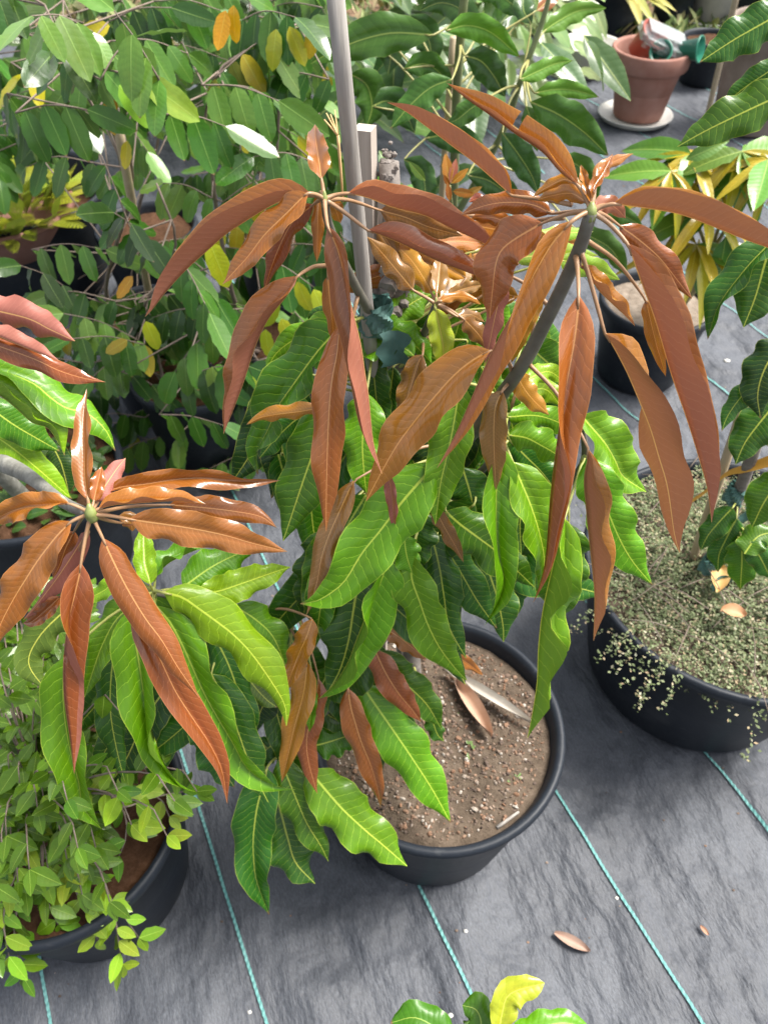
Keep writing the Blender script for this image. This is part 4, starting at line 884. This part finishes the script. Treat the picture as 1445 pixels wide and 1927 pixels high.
for i in range(26):
    x, y = rd.uniform(620, 1120), rd.uniform(-40, 470); d = rd.uniform(1.5, 2.0); b = P(x, y, d); a = rd.uniform(0, 6.283)
    if x > 1000 and y > 100: continue
    place(rd.choice(U_broad), tC, b, Vector((math.cos(a), math.sin(a) * .6 - .3, -.35 + rd.uniform(-.3, .3))), (rd.gauss(0, .2), -.4, .8), rd.uniform(.13, .19), jit((.05, .11, .03), rd), 'leaf')
# tiny orange new shoots at its foot
for (x, y, x2, y2, c) in ((845, 345, 838, 290, 'O'), (848, 345, 858, 300, 'M'), (850, 345, 880, 318, 'A'), (845, 350, 835, 330, 'O'), (800, 340, 770, 305, 'U'), (852, 360, 890, 365, 'A'), (846, 378, 842, 345, 'O'), (870, 372, 905, 352, 'B')):
    b = P(x, y, 1.08); e = P(x2, y2, 1.07); place(U_broad[2], tC, b, e - b, CAM - b, (e - b).length * 1.05, COL[c], 'leaf')
tube('stem', [Vector((BX, BY, .3)), P(850, 420, 1.2), P(846, 350, 1.08)], [.005, .003, .002], M['petiole'], tC, 6, 12, (.2, .2, .05))
stake('bamboo_cane', 'thin cane beside the thick green stem of the broad-leaved sapling', PY(853, 70, 1.56), Vector((BX - .02, BY + .02, .22)), .007, 'bamboo')

# ================================================================== small-leaved shrub (bottom left)
SX, SY = -.487, .43
nursery_pot('nursery_pot', 'black nursery pot of the small-leaved shrub with reddish brown soil', SX, SY, .145, .182, .285, 'brownsoil', .262)
tD = thing('leafy_shrub', 'bushy shrub of small glossy light green paired leaves spilling over its pot', 'shrub', (SX, SY, .262))
rd = random.Random(23); nl = 0
SV, SF_, SUV, SED = [], [], [], []
def splace(me, parent, base, d, nrm, L, color, name):
    if nl < 296: return place(me, parent, base, d, nrm, L, color, name)
    d = Vector(d).normalized(); nrm = Vector(nrm); z = (nrm - d * nrm.dot(d)).normalized(); x = d.cross(z); b = len(SV)
    for v in me.vertices: SV.append(Vector(base) + (x * v.co.x + d * v.co.y + z * v.co.z) * L)
    uvs, eds = {}, {}
    for lp in me.loops: uvs[lp.vertex_index] = tuple(me.uv_layers['uv'].data[lp.index].uv); eds[lp.vertex_index] = tuple(me.uv_layers['edge'].data[lp.index].uv)
    for k in range(len(me.vertices)): SUV.append(uvs[k]); SED.append(eds[k])
    for p in me.polygons: SF_.append(tuple(b + k for k in p.vertices))
def sprig(pts, n, L, c):
    global nl
    tube('twig', pts, [.0022, .0016, .0008], M['twig'], tD, 5, 14)
    cur = catmull([tuple(p) for p in pts], 2 * n + 1)
    for k in range(2, 2 * n + 1, 1):
        T = Vector(cur[min(k + 1, 2 * n)] - cur[k - 1]).normalized(); s_ = T.cross(Vector((rd.gauss(0, .3), rd.gauss(0, .3), 1))).normalized()
        sg = 1 if k % 2 else -1
        splace(rd.choice(U_shrub), tD, cur[k], s_ * sg * .8 + T * .6 + Vector((0, 0, rd.uniform(-.3, .25))), Vector((rd.gauss(0, .3), -.35 + rd.gauss(0, .25), 1)), rd.uniform(.8, 1.15) * L, jit(c, rd, .25), 'leaf'); nl += 1
    splace(rd.choice(U_shrub), tD, cur[-1], Vector(cur[-1] - cur[-3]), (0, -.3, 1), L * .8, jit(c, rd), 'leaf'); nl += 1
b0 = Vector((SX, SY, .255))
cs = [(.13, .27, .010), (.18, .33, .014), (.08, .19, .008), (.24, .37, .02)]
sprig([b0, P(158, 1560, 1.0), P(166, 1640, 1.02), P(205, 1685, 1.04), P(262, 1765, 1.08)], 10, .036, cs[1])
sprig([b0, P(40, 1620, 1.0), P(8, 1720, 1.0), P(18, 1800, 1.02)], 9, .037, cs[1])
for q in (((110, 1600, 1.0), (150, 1690, 1.03), (185, 1770, 1.07)), ((60, 1640, 1.0), (28, 1740, 1.02), (45, 1840, 1.06)), ((190, 1640, 1.02), (215, 1720, 1.05), (230, 1815, 1.10)), ((20, 1600, 1.0), (-5, 1690, 1.01), (-10, 1790, 1.03)), ((80, 1600, .99), (85, 1680, 1.01), (110, 1740, 1.04))):
    sprig([P(*p) for p in q], 7, .037, cs[(q[0][0] // 10) % 4]); tube('twig', [b0, (b0 + P(*q[0])) * .5 + Vector((0, 0, .03)), P(*q[0])], [.003, .0026, .0022], M['twig'], tD, 5, 8)
sprig([b0, P(60, 1560, .98), P(30, 1650, .98), P(2, 1700, 1.0)], 9, .037, cs[3])
sprig([b0, P(230, 1520, .98), P(290, 1500, 1.0), P(345, 1490, 1.03)], 7, .04, cs[0])
sprig([b0, P(210, 1500, .98), P(240, 1560, 1.0), P(225, 1610, 1.02)], 6, .04, cs[2])
for i in range(190):
    x, y = rd.uniform(-20, 330), rd.uniform(1420, 1560) if i < 14 else rd.uniform(1090, 1480)
    if i >= 62: x, y = rd.uniform(-30, 190), rd.uniform(1430, 1640)
    if i >= 105: x, y = rd.uniform(-40, 190), rd.uniform(1110, 1420)
    if x > 230 and y < 1330: x = rd.uniform(-20, 220)
    if y < 1240: x = min(x, 150)
    e = PZ(x, y, rd.uniform(.40, .62) if i < 40 else rd.uniform(.34, .48)); m = (b0 + e) * .5 + Vector((0, 0, .06)); q = e + (e - m) * .25 + Vector((0, -.02, -.03))
    sprig([b0, m, e, q], rd.randint(5, 6), rd.uniform(.031, .039), rd.choice(cs))
if SV:
    o = link_leaf('leaf_mass', SV, SF_, SUV, SED, M['shrub'], tD, cs[2]); o['kind'] = 'stuff'

# ================================================================== golden young mango (right background)
GX, GY = .755, 1.83
nursery_pot('nursery_pot', 'black nursery pot of pale gravelly soil behind the hanging red leaves', GX - .01, GY, .115, .15, .25, 'greysoil', .228)
tE = thing('golden_mango_sapling', 'young mango with narrow golden yellow drooping leaves in the gravelly pot', 'tree', (GX + .06, GY, .22))
hubs = [PY(1262, 322, 1.75), PY(1330, 395, 1.72), PY(1395, 285, 1.75), PY(1445, 300, 1.7), PY(1300, 290, 1.8), PY(1310, 460, 1.72)]
for h in hubs: tube('stem', [Vector((GX + .06, GY, .21)), Vector((GX + .08, GY - .02, .38)), h], [.007, .005, .003], M['petiole'], tE, 7, 14, (.18, .16, .05))
rd = random.Random(41)
for h in hubs:
    for k in range(15):
        a = 6.283 * k / 15 + rd.uniform(-.3, .3)
        gold = rd.random() < .8
        c = jit((.42, .34, .015) if gold else (.10, .24, .02), rd, .25)
        place(rd.choice(U_gold if gold else U_broad), tE, h, Vector((math.cos(a), math.sin(a) * .8 - .15, rd.uniform(-.9, .05))), Vector((math.cos(a) * .4, -.4, .8)), rd.uniform(.12, .19), c, 'leaf')
for (x, y, x2, y2, c) in ((1400, 345, 1385, 410, (.16, .32, .08)), (1365, 445, 1350, 540, (.08, .2, .04)), (1220, 455, 1250, 500, (.08, .2, .05)), (1290, 300, 1360, 270, (.12, .26, .05)), (1340, 480, 1310, 560, (.06, .16, .04))):
    b = PY(x, y, 1.7); e = PY(x2, y2, 1.68); place(U_broad[1], tE, b, e - b, CAM - b, (e - b).length * 1.1, c, 'leaf')

# ================================================================== plant at the bottom edge
tF = thing('citrus_seedling', 'seedling with rounded glossy leaves, one pale lime, at the foot of the cloth', 'plant', (.10, -.02, .22))
nursery_pot('nursery_pot', 'small black pot of the glossy-leaved seedling', .10, -.02, .085, .105, .23, 'brownsoil', .21)
SF = [Vector((.10, -.02, .2)), Vector((.11, .02, .38)), P(915, 1975, .82)]
tube('stem', SF, [.005, .004, .003], M['petiole'], tF, 7, 14, (.16, .2, .05)); sf = skel_pts([SF])
for pts, W, a, b, c, d in (([(938,1945),(945,1905),(960,1870),(1024,1850)],30,(-8,-8),(40,10),'Y',.80),([(900,1960),(905,1925),(895,1900),(870,1892)],36,(-8,-8),(-8,-8),'D1',.82),([(860,1970),(820,1935),(780,1915),(735,1925)],34,(-8,-8),(-8,-8),'D1',.81),([(950,1965),(1010,1935),(1060,1925),(1110,1935)],28,(-8,-8),(-8,-8),'G',.82),([(925,1965),(925,1935),(930,1910),(935,1888)],26,(-8,-8),(-8,-8),'D',.83)):
    traced_leaf(tF, pts, W, a, b, c, d, d + .01, skel=sf, mat=M['broad'], prof='ellip', N_=16, petcol=(.2, .26, .05))

# ================================================================== far objects
# terracotta pot with plastic containers, on a white saucer
TX, TY = 1.15, 3.68
tp = thing('terracotta_pot', 'tall terracotta flowerpot filled with plastic containers on a white saucer', 'pot', (TX, TY, .02))
V, Fc = lathe([(.02, .022), (.105, .022), (.110, .03), (.140, .215), (.141, .222), (.160, .224), (.166, .232), (.170, .292), (.166, .298), (.156, .298), (.150, .285), (.146, .23), (.12, .1), (.02, .09)], 56, TX, TY)
mesh('body', V, Fc, M['terra'], tp)
sc_ = thing('saucer', 'round white plastic saucer under the terracotta flowerpot', 'saucer', (TX - .01, TY, .004))
V, Fc = lathe([(.01, .004), (.135, .004), (.150, .010), (.165, .030), (.168, .032), (.160, .031), (.142, .016), (.01, .014)], 48, TX - .01, TY); mesh('dish', V, Fc, M['white'], sc_)
def cup(name, label, c, r0, r1, h, mat, tilt):
    V, Fc = lathe([(.004, 0), (r0, 0), (r1, h), (r1 + .006, h), (r1 + .006, h - .006), (r1 - .003, h - .002), (r0 - .003, .004), (.004, .004)], 24)
    rot = Matrix.Rotation(tilt[0], 3, 'X') @ Matrix.Rotation(tilt[1], 3, 'Y'); V = [rot @ Vector(v) + Vector(c) for v in V]
    return tag(mesh(name, V, Fc, M[mat]), label, 'cup')
cup('plastic_cup', 'green plastic cup lying in the terracotta flowerpot', (TX + .10, TY - .05, .30), .032, .045, .09, 'cup', (1.2, .9))
cup('plastic_cup', 'second green cup tucked under the clear box', (TX + .03, TY - .04, .265), .03, .042, .08, 'cup', (.9, -.3))
cup('plastic_pot', 'small red plastic pot leaning in the terracotta flowerpot', (TX - .06, TY + .02, .27), .045, .065, .11, 'redcup', (.5, .5))
bm = bmesh.new(); bmesh.ops.create_cube(bm, size=1); bmesh.ops.scale(bm, vec=(.22, .15, .07), verts=bm.verts); bmesh.ops.bevel(bm, geom=bm.edges[:], offset=.022, segments=3, affect='EDGES')
bmesh.ops.delete(bm, geom=[f for f in bm.faces if f.calc_center_median().z < -.034 and f.normal.z < -.9], context='FACES')
rot = Matrix.Rotation(.35, 4, 'Y') @ Matrix.Rotation(.2, 4, 'X'); bmesh.ops.transform(bm, matrix=Matrix.Translation((TX + .03, TY - .02, .33)) @ rot, verts=bm.verts)
me = bpy.data.meshes.new('clear_box'); bm.to_mesh(me); bm.free(); me.materials.append(M['clear']); o = bpy.data.objects.new('clear_box', me); C.objects.link(o)
sm = o.modifiers.new('s', 'SOLIDIFY'); sm.thickness = .0025; tag(o, 'clear plastic clamshell box on top of the terracotta flowerpot', 'box')
# fern bowl in a black tub, left
nursery_pot('plant_tub', 'big round black tub at the left holding the fern bowl', -1.13, 2.30, .2, .275, .34, 'brownsoil', .22)
fb = thing('terracotta_bowl', 'shallow terracotta bowl set in the black tub', 'bowl', (-1.12, 2.16, .22))
V, Fc = lathe([(.02, .225), (.13, .225), (.185, .31), (.205, .335), (.212, .34), (.206, .352), (.196, .350), (.175, .31), (.02, .30)], 48, -1.12, 2.16); mesh('body', V, Fc, M['terra'], fb)
fern = thing('fern', 'yellow-green fern growing in the terracotta bowl', 'fern', (-1.12, 2.16, .31))
def frond_mesh():
    V, Fc, UV = [], [], []
    for k in range(13):
        y = .12 + k / 13 * .88; L = .2 * math.sin(math.pi * (k + 1.5) / 15)
        for sg in (-1, 1):
            b = len(V); V += [(0, y, -.25 * y * y), (sg * L, y + .07, -.25 * y * y - .03), (sg * L * .9, y + .13, -.25 * y * y - .04), (0, y + .05, -.25 * (y + .05) ** 2)]; Fc.append((b, b + 1, b + 2, b + 3) if sg > 0 else (b + 3, b + 2, b + 1, b))
    b = len(V); V += [(-.012, 0, 0), (.012, 0, 0), (.006, 1, -.25), (-.006, 1, -.25)]; Fc.append((b, b + 1, b + 2, b + 3))
    me = bpy.data.meshes.new('frond'); me.from_pydata(V, [], Fc)
    for nm in ('uv', 'edge'): me.uv_layers.new(name=nm)
    me.materials.append(M['shrub']); return me
fm = frond_mesh(); rd = random.Random(3)
for i in range(260):
    a = rd.uniform(0, 6.283); rr = .19 * math.sqrt(rd.random()); e = rd.uniform(.2, 1.3)
    place(fm, fern, (-1.12 + rr * math.cos(a), 2.16 + rr * math.sin(a), .335 + rd.random() * .08 * (1 - rr / .19)), (math.cos(a) * math.cos(e), math.sin(a) * math.cos(e), math.sin(e)), (-math.cos(a) * .6, -math.sin(a) * .6, 1), rd.uniform(.075, .14), jit((.36, .40, .03), rd, .3), 'frond')
# top right jumble of pots
def far_pot(name, label, x, y, r0, r1, h, mat, soil='brownsoil'):
    return nursery_pot(name, label, x, y, r0, r1, h, soil, h * .88, mat=mat, seg=40)
p = PZ(1405, 262); far_pot('brown_pot', 'tall brown fibre pot behind the leaning cane', p.x + .04, p.y + .15, .15, .19, .42, 'brownpot')
p = PZ(1325, 168); far_pot('nursery_pot', 'black nursery pot with wispy weeds right of the terracotta flowerpot', p.x, p.y + .1, .10, .13, .2, 'pot')
p = PZ(1345, 48); far_pot('grey_pot', 'grey pot standing on a pale saucer in the far corner', p.x, p.y + .1, .13, .17, .3, 'greypot')
V, Fc = lathe([(.01, .004), (.19, .004), (.215, .03), (.205, .03), (.18, .014), (.01, .012)], 40, p.x, p.y + .1)
tag(mesh('saucer', V, Fc, M['white']), 'pale saucer under the far grey pot', 'saucer')
p = PZ(1135, 105); far_pot('nursery_pot', 'black pot with drooping yellow strap leaves behind the terracotta flowerpot', p.x + .1, p.y + .35, .12, .15, .24, 'pot')
strap = thing('strap_leaf_plant', 'plant with long pale yellow arching strap leaves behind the terracotta flowerpot', 'plant', (p.x + .1, p.y + .35, .21))
rd = random.Random(8)
for i in range(26):
    a = rd.uniform(0, 6.283); place(rd.choice(U_gold), strap, (p.x + .1, p.y + .35, .2), (math.cos(a), math.sin(a), rd.uniform(.2, 1.2)), (-math.cos(a) * .3, -.3, 1), rd.uniform(.28, .42), jit((.48, .46, .12), rd, .25), 'leaf')
p = PZ(1108, 150); wt = thing('white_tub', 'white plastic tub half hidden behind the broad leaves', 'tub', (p.x, p.y + .1, 0))
V, Fc = lathe([(.01, .004), (.12, .004), (.15, .13), (.158, .135), (.15, .138), (.142, .13), (.115, .02), (.01, .02)], 40, p.x, p.y + .1); mesh('body', V, Fc, M['white'], wt)
stake('leaning_cane', 'tan cane leaning in front of the tall brown fibre pot', PY(1388, -20, 2.95), PZ(1322, 250), .011, 'bamboo')
for i, (x, y, r, h, lab) in enumerate(((1270, 60, .12, .2, 'black nursery pot with small weeds in the far row beside the strap leaf plant'), (1215, 12, .13, .22, 'black nursery pot at the back edge of the cloth'), (1420, 60, .14, .22, 'black nursery pot in the far row next to the grey pot'))):
    q = PZ(x, y); far_pot('nursery_pot', lab, q.x, q.y + .15, r * .8, r, h, 'pot')
    w = thing('weed', ('weed tuft beside the strap leaf plant', 'weed tuft at the back edge of the cloth', 'weed tuft next to the far grey pot')[i], 'weed', (q.x, q.y + .15, h * .85))
    for k in range(30):
        a = rd.uniform(0, 6.283); place(rd.choice(U_gold), w, (q.x, q.y + .15, h * .85), (math.cos(a), math.sin(a), rd.uniform(.3, 2)), (0, -.4, 1), rd.uniform(.1, .24), jit((.13, .19, .07), rd, .3), 'leaf')
# weeds and low growth beyond the cloth
V, Fc = [], []; rd = random.Random(77)
for _ in range(9000):
    x, y = rd.uniform(-4, 4.5), 4.75 + 4 * rd.random() ** 1.6; L = rd.uniform(.04, .16); b = Vector((x, y, .01)); a = rd.uniform(0, 6.283)
    if noise.noise((x * 1.3, y * 1.3, 4)) < -.12: continue
    d = Vector((math.cos(a) * .7, math.sin(a) * .7, 1)).normalized(); s_ = Vector((-math.sin(a), math.cos(a), 0)); n0 = len(V)
    V += [b, b + d * L * .5 + s_ * L * .14, b + d * L + Vector((0, 0, -L * .2)), b + d * L * .5 - s_ * L * .14]; Fc.append((n0, n0 + 1, n0 + 2, n0 + 3))
s = N('weeds'); gi = s.n('ShaderNodeNewGeometry').outputs['Random Per Island']
M['weeds'] = s.done(s.bsdf(s.ramp(gi, [(0, (.05, .09, .02)), (.5, (.14, .2, .06)), (.85, (.3, .32, .13)), (1, (.4, .3, .18))]), .6, .3))
tag(mesh('weeds', V, Fc, M['weeds'], smooth=False), 'low weeds growing on the litter beyond the cloth', 'weeds', kind='stuff')
# dark shrubs that close the background at the upper left
rd = random.Random(55)
for i, (x, y, lab) in enumerate(((-1.9, 3.6, 'dense green bush behind the fern bowl'), (-1.05, 3.5, 'leafy bush behind the pinnate saplings'), (-.25, 3.4, 'green bush behind the grey stake'), (.5, 3.9, 'pale leafy bush behind the broad-leaved sapling'))):
    w = thing('bush', lab, 'bush', (x, y, 0)); tube('stem', [(x, y, 0), (x + .02, y, .4), (x, y, .8)], [.015, .01, .005], M['twig'], w, 6, 8)
    for k in range(230):
        a = rd.uniform(0, 6.283); z = rd.uniform(.1, 1.05); rr = .48 * math.sqrt(rd.random()) * (1 - .4 * abs(z - .5)); b = Vector((x + rr * math.cos(a), y + rr * math.sin(a), z))
        place(rd.choice(U_broad + U_pinna), w, b, Vector((math.cos(a), math.sin(a), rd.uniform(-.8, .3))), (math.cos(a) * .3, -.5, .8), rd.uniform(.13, .21), jit((.08, .17, .035) if i < 3 else (.17, .27, .08), rd, .3), 'leaf')

# ================================================================== litter on the cloth and in the pot
def dry_leaf(name, label, p, ang, L, W, col, curl=.35, par=None, z=0):
    n = 10; V = []
    for i in range(n):
        t = i / (n - 1); w = W * math.sin(math.pi * min(1, t * .93 + .05)) ** .7
        for j in (-1, -.5, 0, .5, 1):
            x, y = t * L, j * w; zz = .003 + curl * W * (j * j) + .25 * W * math.sin(3 * t)
            V.append((p[0] + x * math.cos(ang) - y * math.sin(ang), p[1] + x * math.sin(ang) + y * math.cos(ang), z + zz))
    o = mesh(name, V, [(i * 5 + j, i * 5 + j + 1, i * 5 + j + 6, i * 5 + j + 5) for i in range(n - 1) for j in range(4)], M['dry'], par, color=col)
    if label: tag(o, label, 'dry leaf')
    return o
a, b = PZ(1043, 1755), PZ(1110, 1790); dry_leaf('dry_leaf', 'single curled brown dry leaf lying on the open cloth', a, math.atan2(b.y - a.y, b.x - a.x), (b - a).length, .009, (.36, .19, .11), .8, z=gh(a.x, a.y) + .002)
a, b = PZ(855, 1285, .29), PZ(922, 1388, .29); dry_leaf('dry_leaf', 'large curled orange-tan dead leaf on the soil of the central pot', a, math.atan2(b.y - a.y, b.x - a.x), (b - a).length * 1.02, .013, (.5, .27, .14), 1.3, z=.29)
a, b = PZ(835, 1262, .30), PZ(998, 1362, .30); dry_leaf('dry_leaf', 'long narrow grey dead leaf across the soil of the central pot', a, math.atan2(b.y - a.y, b.x - a.x), (b - a).length, .009, (.42, .37, .3), 1.2, z=.297)
a, b = PZ(1330, 1762), PZ(1318, 1748); dry_leaf('dry_leaf', 'tiny rusty leaf scrap in a fold of the cloth', a, math.atan2(b.y - a.y, b.x - a.x), .018, .004, (.4, .16, .05), .6, z=gh(a.x, a.y) + .002)
a = PZ(1345, 1120, .34); dry_leaf('dry_leaf', 'yellow dead leaf lying on the grey-green ground cover', a, 1.2, .06, .016, (.6, .32, .02), .6, z=.345)
a = PZ(1352, 1155, .34); dry_leaf('dry_leaf', 'orange dead leaf below the yellow one on the ground cover', a, -.3, .04, .014, (.55, .24, .05), .6, z=.345)
a = PZ(920, 1575, .29); b = PZ(975, 1530, .29); tube_o = tube('wood_chip', [(a.x + .012, a.y + .012, .293), (b.x, b.y, .295)], [.003, .002], M['wood'], None, 5, 4); tag(tube_o, 'pale wood chip at the inner rim of the central pot', 'wood chip')
rd = random.Random(9); V, Fc = [], []
for i in range(420):
    x, y = rd.uniform(-1.1, 1.6), rd.uniform(.12, 3.4); s_ = rd.uniform(.0008, .0022) * (1 + .4 * y) * (2.4 if rd.random() < .05 else 1); b = len(V)
    for v in ICO_V: V.append((x + v.x * s_ * 1.3, y + v.y * s_, gh(x, y) + s_ * .4 + v.z * s_ * .6))
    Fc += [tuple(b + k for k in f) for f in ICO_F]
tag(mesh('grit', V, Fc, M['pebble'], smooth=False), 'scattered pale grit and crumbs on the ground cloth', 'grit', kind='stuff')
V, Fc = [], []
for (x, y, s_) in ((1365, 683, .011), (1232, 289, .02), (1217, 312, .016), (1262, 300, .014), (1388, 465, .012), (875, 1755, .004), (847, 1912, .005), (1160, 1690, .004), (470, 1905, .004)):
    p = PZ(x, y); b = len(V)
    for v in ICO_V: V.append((p.x + v.x * s_, p.y + v.y * s_ * .8, gh(p.x, p.y) + s_ * .2 + v.z * s_ * .3))
    Fc += [tuple(b + k for k in f) for f in ICO_F]
tag(mesh('white_flecks', V, Fc, M['white']), 'white flecks of perlite and petals scattered on the cloth', 'flecks', kind='stuff')
sd_ = thing('seedling', 'tiny pale green weed seedlings sprouting in the soil of the central pot', 'seedling', PZ(855, 1352, .29))
for (x, y) in ((845, 1350), (858, 1348), (866, 1356), (880, 1400), (888, 1405), (882, 1424), (962, 1468), (975, 1462)):
    for k in range(3):
        a = rd.uniform(0, 6.283); place(rd.choice(U_shrub), sd_, PZ(x, y, .29), (math.cos(a), math.sin(a), .5), (0, 0, 1), rd.uniform(.005, .009), (.14, .22, .07), 'leaf')

# ------------------------------------------------------------------ repeats share a group
GROUPS = {'nursery_pot': 'black nursery pots on the ground cloth', 'mango_tree': 'young mango trees in pots', 'pinnate_sapling': 'pinnate-leaved saplings at the left', 'bush': 'bushes at the back',
          'dry_leaf': 'fallen dry leaves', 'tie_tape': 'teal tie tapes', 'bamboo_cane': 'canes among the saplings', 'saucer': 'white saucers', 'weed': 'weed tufts', 'plastic_cup': 'cups in the terracotta flowerpot'}
for o in bpy.data.objects:
    if o.parent is None and 'label' in o and o.name.split('.')[0] in GROUPS: o['group'] = GROUPS[o.name.split('.')[0]]
